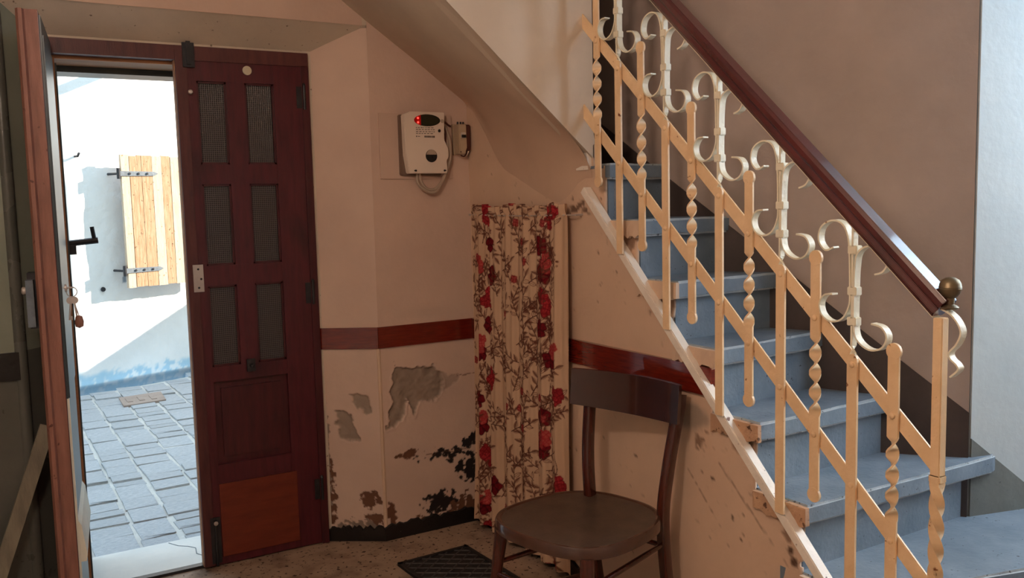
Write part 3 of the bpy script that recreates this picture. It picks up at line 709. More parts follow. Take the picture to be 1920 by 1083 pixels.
# ================================================================== DOORS
def leaf(root, sgn, outer_extra=False):
    """local: x = sgn*s from the hinge, y 0 = inner face, .04 = outer face"""
    def B_(s0, s1, y0, y1, z0, z1):
        lo = min(sgn*s0, sgn*s1), y0, z0; hi = max(sgn*s0, sgn*s1), y1, z1; return bx(lo, hi)
    Wd = .525
    obj('stile', B_(.0, .14, 0, .04, .006, 2.120), MT['door'], root, bevel=.003)
    obj('stile', B_(.45, Wd, 0, .04, .006, 2.120), MT['door'], root, bevel=.003)
    obj('mullion', B_(.26, .334, .002, .038, .843, 2.0), MT['door'], root, bevel=.004)
    for z0, z1 in ((2.0, 2.120), (1.59, 1.67), (1.177, 1.26), (.78, .843), (.006, .43)):
        obj('rail', B_(.14, .45, .001, .039, z0, z1), MT['door'], root, bevel=.004)
    for s0, s1 in ((.14, .26), (.334, .45)):
        for z0, z1 in ((1.67, 2.0), (1.26, 1.59), (.843, 1.177)):
            obj('glass_pane', B_(s0-.003, s1+.003, .016, .021, z0-.003, z1+.003), MT['glass'], root)
            b = BM(); w = .008
            for q in ((s0, s1, z0, z0+w), (s0, s1, z1-w, z1), (s0, s0+w, z0, z1), (s1-w, s1, z0, z1)):
                box(b, (min(sgn*q[0], sgn*q[1]), .008, q[2]), (max(sgn*q[0], sgn*q[1]), .016, q[3]))
            obj('glazing_bead', b, MT['door_in'], root)
    b = B_(.137, .453, .018, .024, .427, .783); obj('panel', b, MT['door_in'], root)
    b = BM(); lo, hi = min(sgn*.17, sgn*.42), max(sgn*.17, sgn*.42)
    box(b, (lo, .010, .46), (hi, .020, .75)); obj('raised_field', b, MT['door_in'], root, bevel=.008)
    obj('kick_panel', B_(.123, .452, -.006, .003, .040, .350), MT['kick'], root, bevel=.002)
    return B_
# closed leaf (hinged at the right)
d1 = thing('door_1', 'closed right leaf of the red-brown double door with six ribbed panes', 'door', (-.700, .130, 0)); d1['kind'] = 'structure'
B_ = leaf(d1, -1)
obj('meeting_strip', B_(.486, .528, -.010, .006, .01, 2.112), MT['frame'], d1, bevel=.005)
obj('edge_lipping', B_(.524, .530, .004, .040, .01, 2.11), MT['lintel'], d1)
obj('backing_board', B_(.01, .52, .042, .056, .01, 2.11), MT['out_leaf'], d1)
lp = obj('lock_plate', B_(.468, .508, -.015, -.009, 1.158, 1.268), MT['steel'], d1, bevel=.003)
for (x, z) in ((-.488, 1.175), (-.488, 1.250), (-.478, 1.21)):
    b = BM(); lathe(b, [(.0045, -.0155), (.003, -.0175)], (x, 0, z), 'Y', 8); obj('screw', b, MT['iron'], lp)
b = BM(); lathe(b, [(.0185, 0), (.0185, -.004), (.016, -.005)], (-.247, .0, 2.050), 'Y', 20); obj('round_tag', b, MT['cream_disc'], d1, smooth=True)
b = BM(); lathe(b, [(.006, -.010), (.010, -.020), (.007, -.026), (.0, -.027)], (-.478, 0, 1.953), 'Y', 12); obj('bolt_knob', b, MT['steel'], d1, smooth=True)
b = BM(); box(b, (-.500, -.016, 2.05), (-.455, -.009, 2.145)); box(b, (-.486, -.022, 2.06), (-.470, -.014, 2.150)); obj('top_bolt', b, MT['iron'], d1, bevel=.002)
b = BM(); box(b, (-.498, -.012, .02), (-.458, -.006, .215)); tube(b, [(-.478, -.016, .01), (-.478, -.016, .205)], .006, 8)
bb = obj('bottom_bolt', b, MT['iron'], d1, bevel=.001)
b = BM(); lathe(b, [(.006, -.014), (.009, -.026), (.0, -.029)], (-.478, 0, .194), 'Y', 12); obj('bolt_knob', b, MT['steel'], bb, smooth=True)
b = BM(); box(b, (-.312, -.012, .81), (-.278, .0, .862)); lathe(b, [(.008, -.012), (.006, -.03), (.0, -.032)], (-.295, 0, .835), 'Y', 10); obj('catch', b, MT['iron'], d1, smooth=True)
for z in (1.95, 1.12, .25):
    b = BM(); lathe(b, [(.007, z-.05), (.007, z+.05)], (-.012, -.004, 0), 'Z', 10); lathe(b, [(.009, z+.05), (.004, z+.06)], (-.012, -.004, 0), 'Z', 10)
    box(b, (-.045, -.003, z-.045), (-.012, .002, z+.045)); obj('hinge', b, MT['iron'], d1, smooth=True)
# open leaf (hinged at the left, swung into the hall)
d2 = thing('door_2', 'open left leaf of the double door seen on its worn brown edge', 'door', (-1.708, .116, 0), math.radians(-97.0)); d2['kind'] = 'structure'
B_ = leaf(d2, 1)
obj('edge_lipping', B_(.505, .5265, .001, .0385, .008, 2.124), MT['edge_wood'], d2, bevel=.003)
b = BM(); prism(b, [(.49, -.020), (.536, -.022), (.548, -.014), (.548, -.003), (.53, .002), (.49, .002)], lambda a, c, d: (a, c, d), .01, 2.122)
obj('meeting_strip', b, MT['edge_wood'], d2, smooth=True, bevel=.003)
obj('backing_board', B_(.01, .512, .040, .0455, .02, 2.11), MT['out_leaf'], d2)
obj('cover_sheet', B_(.04, .500, .0455, .050, .885, 2.05), MT['out_leaf'], d2, bevel=.004)
obj('weather_strip', B_(.498, .514, .0405, .0475, .01, .885), MT['cream_edge'], d2)
b = BM(); prism(b, [(.0455, .33), (.0455, .475), (.056, .455), (.068, .35), (.064, .33)], lambda a, c, d: (d, a, c), .03, .508); obj('drip_rail', b, MT['cream_edge'], d2)
b = BM(); box(b, (.40, -.05, 1.12), (.486, 0, 1.30)); rl = obj('rim_lock', b, MT['iron'], d2, bevel=.004)
b = BM(); lathe(b, [(.008, -.05), (.009, -.058), (.013, -.060), (.014, -.068), (.009, -.072), (.0, -.073)], (.435, 0, 1.24), 'Y', 14); obj('knob', b, MT['steel'], rl, smooth=True)
b = BM(); box(b, (.46, -.052, 1.13), (.535, -.030, 1.28)); obj('lock_case', b, MT['strap'], rl, bevel=.004)
b = BM(); lathe(b, [(.013, .056), (.013, .062), (.010, .064)], (.47, 0, 1.245), 'Y', 14); obj('escutcheon', b, MT['steel'], d2, smooth=True)
for z in (1.95, 1.05, .2):
    b = BM(); lathe(b, [(.007, z-.05), (.007, z+.05)], (-.006, -.006, 0), 'Z', 10); obj('hinge', b, MT['iron'], d2, smooth=True)
# bunch of keys in the lock of the open leaf
lm = Matrix.Translation(Vector((-1.708, .116, 0))) @ Matrix.Rotation(math.radians(-97.0), 4, 'Z')
kp = lm @ Vector((.47, .052, 1.245))
keys = thing('key_bunch', 'bunch of keys hanging from the lock of the open door leaf', 'keys', kp)
ox = (lm.to_3x3() @ Vector((0, 1, 0))); oy = (lm.to_3x3() @ Vector((1, 0, 0)))
b = BM(); tube(b, [Vector((0, 0, 0)), ox*.022], .003, 8); lathe(b, [(.008, -.002), (.008, .002)], ox*.022, 'Z', 10); obj('key_in_lock', b, MT['steel'], keys)
b = BM(); c = ox*.024+Vector((0, 0, -.014)); tube(b, [c+(ox*math.cos(a)+Vector((0, 0, 1))*math.sin(a))*.016 for a in np.linspace(0, 2*PI, 17)], .0014, 6, False); obj('key_ring', b, MT['steel'], keys)
for i, (dx, tl) in enumerate(((-.006, .055), (.006, .062))):
    b = BM(); o_ = c+ox*dx+Vector((0, 0, -.016)); lathe(b, [(.012, -.0015), (.012, .0015)], o_+Vector((0, 0, -.012)), 'Y', 12)
    tube(b, [o_+Vector((0, 0, -.022)), o_+Vector((0, 0, -.022-tl))+ox*dx], .003, 6); box(b, tuple(o_+ox*dx+Vector((0, -.0015, -.022-tl))), tuple(o_+ox*dx+Vector((.009, .0015, -.010-tl))))
    obj('key', b, MT['steel'], keys)
b = BM(); o_ = c+ox*.016+Vector((0, 0, -.100)); lathe(b, [(.0, .022), (.010, .018), (.014, .0), (.012, -.016), (.0, -.022)], o_, 'Z', 12); tube(b, [o_+Vector((0, 0, .022)), c+Vector((0, 0, -.016))], .0015, 5)
obj('fob', b, MT['edge_wood'], keys, smooth=True)
# stick leaning behind the open leaf
b = BM(); p0 = Vector((-2.055, -.17, .0)); p1 = Vector((-1.775, -.065, .735)); ax = (p1-p0).normalized(); s1 = Vector((.92, 0, -.35)); s1 = (s1-ax*s1.dot(ax)).normalized(); s2 = ax.cross(s1)
sweep(b, [(p0, s1, s2), (p1, s1, s2)], [(-.024, -.011), (.024, -.011), (.024, .011), (-.024, .011)])
tag(obj('wooden_lath', b, MT['stick'], bevel=.003), 'grey wooden lath leaning by the dark wall behind the open door leaf', 'lath')

# ================================================================== STAIR RAILING
rb = Vector((-.04, -1.9, 0))
rl_ = thing('stair_railing', 'cream wrought iron stair railing with scrolls and dark wooden handrail', 'railing', rb)
R0y, R0z, SG, MR = -1.165, 1.931, .12, .9131
def ry(t): return R0y-SG*t
def rz(t): return R0z-SG*MR*t
def up(name, bm, mat, parent=rl_, smooth=False, bevel=0):
    bmesh.ops.translate(bm, verts=bm.verts[:], vec=-rb); return obj(name, bm, mat, parent, smooth, bevel)
LOW = -.318     # lower rail below the upper
dirv = Vector((0, -1, -MR)).normalized(); upv = Vector((0, -MR, 1)).normalized()
def flat_rail(y0, z0, y1, z1, x, w, t):
    a = Vector((x, y0, z0)); c = Vector((x, y1, z1)); d = (c-a).normalized(); n_ = Vector((0, -d.z, d.y)); X = Vector((1, 0, 0))
    return sweep(BM(), [(a, n_, X), (c, n_, X)], [(-w/2, -t/2), (w/2, -t/2), (w/2, t/2), (-w/2, t/2)])
tA = (R0y+.885)/SG
up('flat_rail', flat_rail(-.880, rz(0)+(.285)*MR, ry(10), rz(10), -.032, .039, .008), MT['rail'], bevel=.0015)
up('flat_rail', flat_rail(-.880, rz(0)+LOW+.285*MR, ry(11.2), rz(11.2)+LOW, -.032, .039, .008), MT['rail'], bevel=.0015)
bar = up('stringer_bar', flat_rail(-.935, 1.528, -2.30, .165, -.0205, .030, .036), MT['bar'], bevel=.003)
# twisted strip: rectangular profile turned about its axis
def twist(bm, y, x, zs, w, t, turns):
    fr_ = []
    for z, a in zip(zs, turns):
        fr_.append((Vector((x, y, z)), Vector((math.sin(a), math.cos(a), 0)), Vector((math.cos(a), -math.sin(a), 0))))
    return sweep(bm, fr_, [(-w/2, -t/2), (w/2, -t/2), (w/2, t/2), (-w/2, t/2)])
def twisted_profile(z_top, z_bot, z1, z2, ht):
    zs = [z_top]; an = [0.]
    n_ = 56
    for i in range(n_+1):
        s = i/n_; zs.append(z1+(z2-z1)*s); an.append(PI*ht*s)
    zs.append(z_bot); an.append(PI*ht); return zs, an
def rivet(y, z, parent):
    b = BM(); lathe(b, [(.0085, -.046), (.0075, -.0495), (.004, -.0515), (.0, -.052)], (0, y, z), 'X', 12)
    up('rivet', b, MT['rail'], parent, smooth=True)
def disc_end(b, y, z):
    pts = [(y+.0205*math.cos(a), z+.0205*math.sin(a)) for a in np.linspace(0, 2*PI, 18, endpoint=False)]
    prism(b, pts, YZd, -.0465, -.0385)
for t in (-1, 1, 3, 5, 7, 9):
    y, zu = ry(t), rz(t); zl = zu+LOW
    zt, zb = zu+.150, zl-.158
    b = BM(); zs, an = twisted_profile(zt, zb, zu-.055, zl+.050, 4)
    twist(b, y, -.0425, zs, .031, .006, an); disc_end(b, y, zt+.010); disc_end(b, y, zb-.010)
    o = up('short_twisted_baluster', b, MT['rail'], smooth=True)
    rivet(y, zu, o); rivet(y, zl, o)
def band(bm, pts, y, z, x=-.04, w=.022, t=.0045):
    C = crom([(0, a, c) for a, c in pts], 5); fr_ = []
    for i, p in enumerate(C):
        tg = (C[min(i+1, len(C)-1)]-C[max(i-1, 0)]).normalized(); nn = Vector((0, -tg.z, tg.y))
        fr_.append((Vector((x, y+p.y, z+p.z)), nn, Vector((1, 0, 0))))
    return sweep(bm, fr_, [(-t/2, -w/2), (t/2, -w/2), (t/2, w/2), (-t/2, w/2)])
LB = [(.058, .300), (.085, .292), (.106, .318), (.098, .352), (.066, .369), (.034, .362), (.016, .335), (.009, .290), (.006, .19), (.009, .150), (.030, .116), (.066, .106), (.094, .122), (.102, .150), (.086, .174), (.060, .178)]
RB = [(-.066, .236), (-.090, .245), (-.102, .270), (-.082, .298), (-.046, .306), (-.016, .288), (-.008, .25), (-.006, .19), (-.006, .110), (-.016, .068), (-.052, .046), (-.088, .054), (-.103, .082), (-.088, .106), (-.058, .112)]
for t in (0, 2, 4, 6, 8):
    y, zu = ry(t), rz(t); zl = zu+LOW
    zb = 1.513-(-.94-y)*.988*1.0+.012
    b = BM(); box(b, (-.0465, y-.0155, zb), (-.0395, y+.0155, zu+.012))
    pts = [(y+.0155*math.cos(a), zu+.012+.0155*math.sin(a)) for a in np.linspace(0, PI, 10)]; prism(b, pts, YZd, -.0465, -.0395)
    o = up('tall_baluster', b, MT['rail'])
    rivet(y, zu, o); rivet(y, zl, o)
    b = BM(); zs = [zu+.006, zu+.022]+list(np.linspace(zu+.026, zu+.05, 7))+[zu+.352]; an = [0, 0]+list(np.linspace(0, PI/2, 7))+[PI/2]
    twist(b, y, -.041, zs, .018, .006, an); up('scroll_stem', b, MT['rail_lit'], o)
    b = BM(); band(b, LB, y, zu); band(b, RB, y, zu)
    up('scroll', b, MT['rail_lit'], o, smooth=True)
    for zc in (.295, .190, .112):
        b = BM(); box(b, (-.052, y-.014, zu+zc-.011), (-.028, y+.014, zu+zc+.011)); up('collar', b, MT['rail_lit'], o, bevel=.002)
# newel
y = ry(10)
b = BM(); box(b, (-.053, y-.0125, .82), (-.028, y+.0125, 1.20)); nw = up('newel_post', b, MT['rail'], bevel=.002)
b = BM(); zs = [.0, .10]+list(np.linspace(.12, .80, 60))+[.825]; an = [0, 0]+list(np.linspace(0, PI*6, 60))+[PI*6]
twist(b, y, -.0405, zs, .025, .025, an); up('newel_twist', b, MT['rail'], nw, smooth=True)
b = BM(); box(b, (-.055, y-.0150, .806), (-.026, y+.0150, .826)); up('weld_collar', b, MT['rail'], nw, bevel=.003)
rivet(y, rz(10), nw)
NS = [(-2.330, 1.236), (-2.361, 1.224), (-2.392, 1.212), (-2.412, 1.192), (-2.420, 1.169), (-2.410, 1.143), (-2.393, 1.122), (-2.396, 1.108), (-2.411, 1.096), (-2.415, 1.084), (-2.396, 1.065)]
b = BM(); band(b, NS, 0, 0, x=-.04, w=.022, t=.004); up('ornamental_strap', b, MT['rail_lit'], nw, smooth=True)
# handrail
hp0 = Vector((-.04, -2.372, 1.222)); hp1 = Vector((-.04, -.86, 1.222+(2.372-.86)*.914))
dh = (hp1-hp0).normalized(); nh = Vector((0, -dh.z, dh.y)); nh = nh if nh.z > 0 else -nh
prof = [(-.026, -.014), (-.020, -.026), (.020, -.026), (.026, -.014), (.028, .004), (.027, .018), (.021, .027), (-.020, .027), (-.026, .018), (-.027, .006), (-.0225, -.001)]
b = BM(); sweep(b, [(hp0, Vector((1, 0, 0)), nh), (hp1, Vector((1, 0, 0)), nh)], prof); hr = up('handrail', b, MT['handrail'], bevel=.0015)
up('under_rail', sweep(BM(), [(hp0-nh*.029, Vector((1, 0, 0)), nh), (hp1-nh*.029, Vector((1, 0, 0)), nh)], [(-.011, -.003), (.011, -.003), (.011, .003), (-.011, .003)]), MT['rail_lit'], hr)
b = BM(); lathe(b, [(.016, 1.222), (.0195, 1.226), (.017, 1.229), (.009, 1.233), (.010, 1.247), (.015, 1.250), (.0215, 1.258), (.0245, 1.267), (.0247, 1.2695), (.0240, 1.2705), (.0248, 1.2715), (.0245, 1.2745), (.0238, 1.2755), (.0235, 1.280), (.019, 1.289), (.010, 1.2945), (.0, 1.296)], (-.04, -2.386, 0), 'Z', 28)
up('ball_finial', b, MT['brass'], rl_, smooth=True)

# ================================================================== METER AND BREAKER
mt = thing('electricity_meter', 'white wall electricity meter with red lit display and looped grey cable', 'meter', (-.22, 0, 1.75))
mo = Vector((-.22, 0, 1.75)); MSH = Vector((-.026, 0, 0))
def mp_(name, bm, mat, parent=mt, smooth=False, bevel=0):
    bmesh.ops.translate(bm, verts=bm.verts[:], vec=MSH-mo); return obj(name, bm, mat, parent, smooth, bevel)
mp_('mounting_board', bx((-.408, -.010, 1.600), (-.060, .006, 1.882)), MT['ply'], bevel=.002)
b = BM(); prism(b, [(-.322, 1.616), (-.322, 1.875), (-.128, 1.882), (-.128, 1.612)], XZd, -.032, -.008); mp_('back_plate', b, MT['meter_back'], bevel=.003)
edge = crom([(-.122, 1.886, 0), (-.123, 1.83, 0), (-.126, 1.775, 0), (-.118, 1.752, 0), (-.108, 1.728, 0), (-.107, 1.695, 0), (-.116, 1.676, 0), (-.114, 1.640, 0), (-.116, 1.622, 0)], 4)
poly = [(-.300, 1.622), (-.312, 1.70), (-.316, 1.872), (-.288, 1.886)]+[(p.x, p.y) for p in edge]
b = BM(); prism(b, poly, XZd, -.066, -.030); mp_('cover', b, MT['meter'], smooth=False, bevel=.003)
def disc(cx, cz, rx_, rz_, y0, y1, n=28, x0=None, x1=None):
    pts = [(cx+rx_*math.cos(a), cz+rz_*math.sin(a)) for a in np.linspace(0, 2*PI, n, endpoint=False)]
    if x0 is not None: pts = [(max(x, x0), z) for x, z in pts]
    if x1 is not None: pts = [(min(x, x1), z) for x, z in pts]
    q = []
    for p in pts:
        if not q or (abs(p[0]-q[-1][0])+abs(p[1]-q[-1][1])) > 1e-5: q.append(p)
    return prism(BM(), q, XZd, y0, y1)
mp_('display_window', disc(-.207, 1.850, .062, .0255, -.0685, -.064, 36, x0=-.237), MT['display'])
rdw = mp_('display_red_end', disc(-.207, 1.850, .062, .0255, -.0687, -.064, 36, x1=-.238), MT['display_red'])
for z in (1.8585, 1.840): mp_('indicator_led', disc(-.252, z, .0042, .0042, -.0705, -.068, 10), MT['led'], rdw)
mp_('seal_disc', disc(-.134, 1.848, .0075, .0085, -.0675, -.065, 16), MT['cable'])
mp_('push_button', disc(-.150, 1.806, .006, .0068, -.0690, -.065, 14), MT['black'])
sw = mp_('switch_window', disc(-.192, 1.697, .0275, .0275, -.0678, -.064, 28), MT['black'])
b = BM(); pts = [(-.192+.025*math.cos(a), 1.699+.025*math.sin(a)) for a in np.linspace(.15, PI-.15, 12)]; prism(b, pts, XZd, -.0685, -.066); mp_('switch_plate', b, MT['cable'], sw)
b = BM(); box(b, (-.208, -.075, 1.688), (-.194, -.066, 1.702)); box(b, (-.188, -.075, 1.688), (-.174, -.066, 1.702)); mp_('toggle', b, MT['black'], sw)
b = BM(); rnd = random.Random(3)     # rows of tiny unreadable print and the bar code
for z in (1.818, 1.810, 1.801, 1.793):
    x = -.262
    while x < -.176:
        w = rnd.uniform(.004, .013); box(b, (x, -.0668, z-.0012), (min(x+w, -.172), -.0655, z+.0012)); x += w+rnd.uniform(.003, .006)
x = -.222
while x < -.174:
    w = rnd.uniform(.0012, .0035); box(b, (x, -.0668, 1.776), (x+w, -.0655, 1.784)); x += w+rnd.uniform(.001, .0022)
box(b, (-.262, -.0668, 1.778), (-.258, -.0655, 1.783)); box(b, (-.254, -.0668, 1.7795), (-.243, -.0655, 1.7815))
mp_('printed_label', b, MT['ink'])
for x, s in ((-.268, -1), (-.130, 1)):
    b = BM(); lathe(b, [(.0048, -.0655), (.0040, -.0685)], (x, 0, 1.634), 'Y', 10)
    prism(b, [(x+s*.010, 1.634), (x+s*.004, 1.638), (x+s*.004, 1.630)], XZd, -.0668, -.0655); mp_('screw', b, MT['iron'])
b = BM()
for off_, top in ((0, 1.80), (.012, 1.80)):
    C = crom([(-.235-off_, -.030, 1.622), (-.232-off_, -.034, 1.590-off_), (-.205, -.040, 1.556-off_), (-.165, -.042, 1.556-off_), (-.125+off_*.3, -.040, 1.60), (-.098+off_, -.036, 1.68), (-.095+off_, -.034, 1.76), (-.108+off_, -.030, top+.01), (-.118+off_, -.026, 1.835)], 6)
    tube(b, C, .0062, 8)
mp_('looped_cable', b, MT['cable'], smooth=True)
b = BM(); tube(b, crom([(-.112, -.028, 1.842), (-.098, -.026, 1.846), (-.085, -.022, 1.838), (-.070, -.020, 1.830)], 5), .0045, 6); tube(b, crom([(-.112, -.034, 1.83), (-.104, -.036, 1.80), (-.106, -.036, 1.76), (-.112, -.030, 1.72)], 5), .0045, 6)
mp_('brown_lead', b, MT['brown_wire'], smooth=True)
br = thing('circuit_breaker', 'small yellowed circuit breaker box with loose wires beside the meter', 'breaker', (-.04, 0, 1.775))
mo2 = Vector((-.04, 0, 1.775))
def bp_(name, bm, mat, parent=br, smooth=False, bevel=0):
    bmesh.ops.translate(bm, verts=bm.verts[:], vec=-mo2+Vector((-.008, 0, 0))); return obj(name, bm, mat, parent, smooth, bevel)
b = BM(); prism(b, [(-.072, 1.705), (-.074, 1.842), (-.008, 1.846), (-.006, 1.712)], XZd, -.014, .002); bp_('base_plate', b, MT['breaker'], bevel=.002)
b = BM(); prism(b, [(-.066, 1.708), (-.069, 1.838), (-.030, 1.838), (-.028, 1.736), (-.034, 1.720), (-.034, 1.708)], XZd, -.060, -.012); bc = bp_('breaker_body', b, MT['breaker'], bevel=.003)
b = BM(); box(b, (-.058, -.064, 1.776), (-.036, -.058, 1.802)); bp_('switch_face', b, MT['white_wire'], bc)
b = BM(); box(b, (-.057, -.072, 1.779), (-.049, -.062, 1.791)); box(b, (-.046, -.072, 1.779), (-.038, -.062, 1.791)); bp_('toggle', b, MT['black'], bc)
b = BM(); lathe(b, [(.003, -.061), (.0025, -.0625)], (-.061, 0, 1.716), 'Y', 8); bp_('screw', b, MT['iron'], bc)
b = BM(); box(b, (-.030, -.048, 1.722), (-.002, -.012, 1.838)); bp_('cover_side', b, MT['brown_wire'], bevel=.004)
b = BM(); tube(b, crom([(-.010, -.03, 1.775), (-.006, -.034, 1.745), (-.012, -.036, 1.715), (-.030, -.038, 1.700), (-.042, -.034, 1.706)], 5), .0035, 6); bp_('white_lead', b, MT['white_wire'], smooth=True)
b = BM(); tube(b, crom([(-.020, -.03, 1.74), (-.018, -.036, 1.715), (-.034, -.04, 1.698), (-.050, -.036, 1.702)], 5), .0035, 6); bp_('brown_lead', b, MT['brown_wire'], smooth=True)
b = BM()
for x in (-.060, -.045, -.032): lathe(b, [(.005, 1.838), (.004, 1.850)], (x, -.035, 0), 'Z', 8)
bp_('terminal', b, MT['iron'])

# ================================================================== CURTAIN
CW, CH, ZT = .76, 1.450, 1.478
stc = .0025
cu = np.arange(0, CW, stc); cz = np.arange(0, CH, stc); CU, CZ = np.meshgrid(cu, cz)
img = np.ones(CU.shape+(3,))*np.array(lin((200, 166, 138)))
C_LEAF = np.array(lin((104, 58, 44))); C_VEIN = np.array(lin((74, 40, 34))); C_DARK = np.array(lin((112, 22, 30))); C_DEEP = np.array(lin((64, 14, 20))); C_ROSE = np.array(lin((160, 44, 48))); C_PINK = np.array(lin((186, 84, 78)))
def win(x, y, r):
    i0 = max(int((y-r)/stc), 0); i1 = min(int((y+r)/stc)+2, img.shape[0]); j0 = max(int((x-r)/stc), 0); j1 = min(int((x+r)/stc)+2, img.shape[1])
    if i0 >= i1 or j0 >= j1: return None
    return (slice(i0, i1), slice(j0, j1)), CU[i0:i1, j0:j1]-x, CZ[i0:i1, j0:j1]-y
def paint(sl, f, c): img[sl] = img[sl]*(1-f[..., None])+c*f[..., None]
def flower(x, y, R, c, deep, petals=5, ph=0.):
    w = win(x, y, R*1.1)
    if w is None: return
    sl, X, Y = w; r = np.hypot(X, Y)+1e-9; th = np.arctan2(Y, X)+ph
    edge = R*(.74+.22*np.abs(np.cos(petals*th/2))+.05*np.sin(9*th))
    f = sstep(.002, -.001, r-edge); paint(sl, f, c)
    lines = sstep(.80, .95, np.abs(np.sin(petals*th/2)))*sstep(.0, R*.3, r)*f; paint(sl, lines*.75, deep)
    ring = sstep(.0030, .0008, np.abs(r-edge*.62-.004*np.sin(th*7)))*f; paint(sl, ring*.6, deep)
    core = sstep(R*.24, R*.12, r); paint(sl, core*.85, deep)
    rim = sstep(.0032, .001, np.abs(r-edge)); paint(sl, rim*.7, deep)
def petal_cluster(x, y, R, c, deep, rng):
    for i in range(7):
        a = rng.uniform(0, 2*PI); q = R*.62*math.sqrt(rng.uniform(0, 1)); flower(x+q*math.cos(a), y+q*1.3*math.sin(a), R*.46, c*(rng.uniform(.8, 1.25)), deep, 4, rng.uniform(0, 6))
def aleaf(x, y, a, L, Wd_, c, filled=True):
    w = win(x+math.cos(a)*L/2, y+math.sin(a)*L/2, L*.75)
    if w is None: return
    sl, X, Y = w; X = X+math.cos(a)*L/2; Y = Y+math.sin(a)*L/2
    s = X*math.cos(a)+Y*math.sin(a); t = -X*math.sin(a)+Y*math.cos(a)
    hw = Wd_*np.sin(np.clip(s/L, 0, 1)*PI)**.8*(1.1-.5*np.clip(s/L, 0, 1)); inside = (s > 0) & (s < L)
    f = sstep(.0015, -.0008, np.abs(t)-hw)*inside
    if filled: paint(sl, f*np.where(t > 0, .85, .45), c)
    else: paint(sl, sstep(.002, .0006, np.abs(np.abs(t)-hw))*inside*.9, c)
    paint(sl, sstep(.0016, .0005, np.abs(t))*inside*.8, C_VEIN)
def stem(pts, wd, c):
    C = crom([(a, b_, 0) for a, b_ in pts], 8)
    for p, q in zip(C, C[1:]):
        mx, my = (p.x+q.x)/2, (p.y+q.y)/2; L = max((q-p).length, 1e-4); w = win(mx, my, L+.006)
        if w is None: continue
        sl, X, Y = w; dx, dy = (q.x-p.x)/L, (q.y-p.y)/L; s = np.clip(X*dx+Y*dy, -L/2, L/2); d = np.hypot(X-s*dx, Y-s*dy); paint(sl, sstep(wd*1.4, wd*.5, d)*.9, c)
    return C
def berries(x, y, R, n_, c, rng):
    for i in range(n_):
        a = rng.uniform(0, 2*PI); q = R*math.sqrt(rng.uniform(0, 1)); w = win(x+q*math.cos(a)*.6, y+q*math.sin(a), .008)
        if w is None: continue
        sl, X, Y = w; r = np.hypot(X, Y); paint(sl, sstep(.0052, .0036, r)*sstep(.0010, .0026, r)*.9, c)
def sprig(x, y, a0, L, rng, c=C_LEAF):
    bend = rng.uniform(-.5, .5); pts = []; a = a0
    px, py = x, y
    for i in range(6): pts.append((px, py)); a += bend/6; px += math.cos(a)*L/5; py += math.sin(a)*L/5
    C = stem(pts, .0018, C_VEIN)
    for k, i in enumerate(range(4, len(C)-1, 6)):
        p = C[i]; d = C[i+1]-C[i]; an = math.atan2(d.y, d.x); side = 1 if k % 2 else -1
        aleaf(p.x, p.y, an+side*rng.uniform(.6, 1.0), rng.uniform(.028, .042), rng.uniform(.0065, .0095), c, rng.random() > .25)
    aleaf(C[-1].x, C[-1].y, a, .038, .009, c)
prng = np.random.default_rng(5)
for cx, w_ in ((.12, .075), (.63, .065)):       # two flower columns
    y = -.02; i = 0
    while y < CH+.05:
        stem([(cx+prng.uniform(-w_, w_), y), (cx+prng.uniform(-w_, w_), y+.07), (cx+prng.uniform(-w_, w_), y+.14)], .0018, C_VEIN)
        sprig(cx+prng.uniform(-.05, .05), y+.02, prng.uniform(0, 6.28), .09, prng)
        for _ in range(2): sprig(cx+prng.uniform(-.06, .06), y+prng.uniform(.03, .09), prng.uniform(0, 6.28), .08, prng)
        berries(cx+prng.uniform(-.06, .06), y+.05, .035, 16, C_LEAF, prng)
        if i % 3 == 0: petal_cluster(cx+prng.uniform(-w_, w_)*.7, y, .052, C_ROSE, C_DARK, prng)
        else: flower(cx+prng.uniform(-w_, w_), y, prng.uniform(.038, .048), C_DARK, C_DEEP, 5, prng.uniform(0, 6))
        if i % 3 == 1: petal_cluster(cx+prng.uniform(-w_, w_), y+.045, .040, C_PINK*.9, C_ROSE, prng)
        y += prng.uniform(.105, .135); i += 1
y = .02
while y < CH:                                   # leafy sprig columns between
    for cx, sp in ((.36, .10), (.47, .06), (.02, .03), (.25, .04), (.41, .08), (.55, .05)):
        x = cx+prng.uniform(-.03, .03)
        sprig(x, y+prng.uniform(-.03, .03), PI/2+prng.uniform(-1.3, 1.3), prng.uniform(.08, .12), prng)
        if prng.random() < .25: berries(x+.03, y, .03, 10, C_LEAF, prng)
        if prng.random() < .22: flower(x+.02, y+.03, .018, C_PINK*.8, C_DARK, 4, 1.)
    y += .078
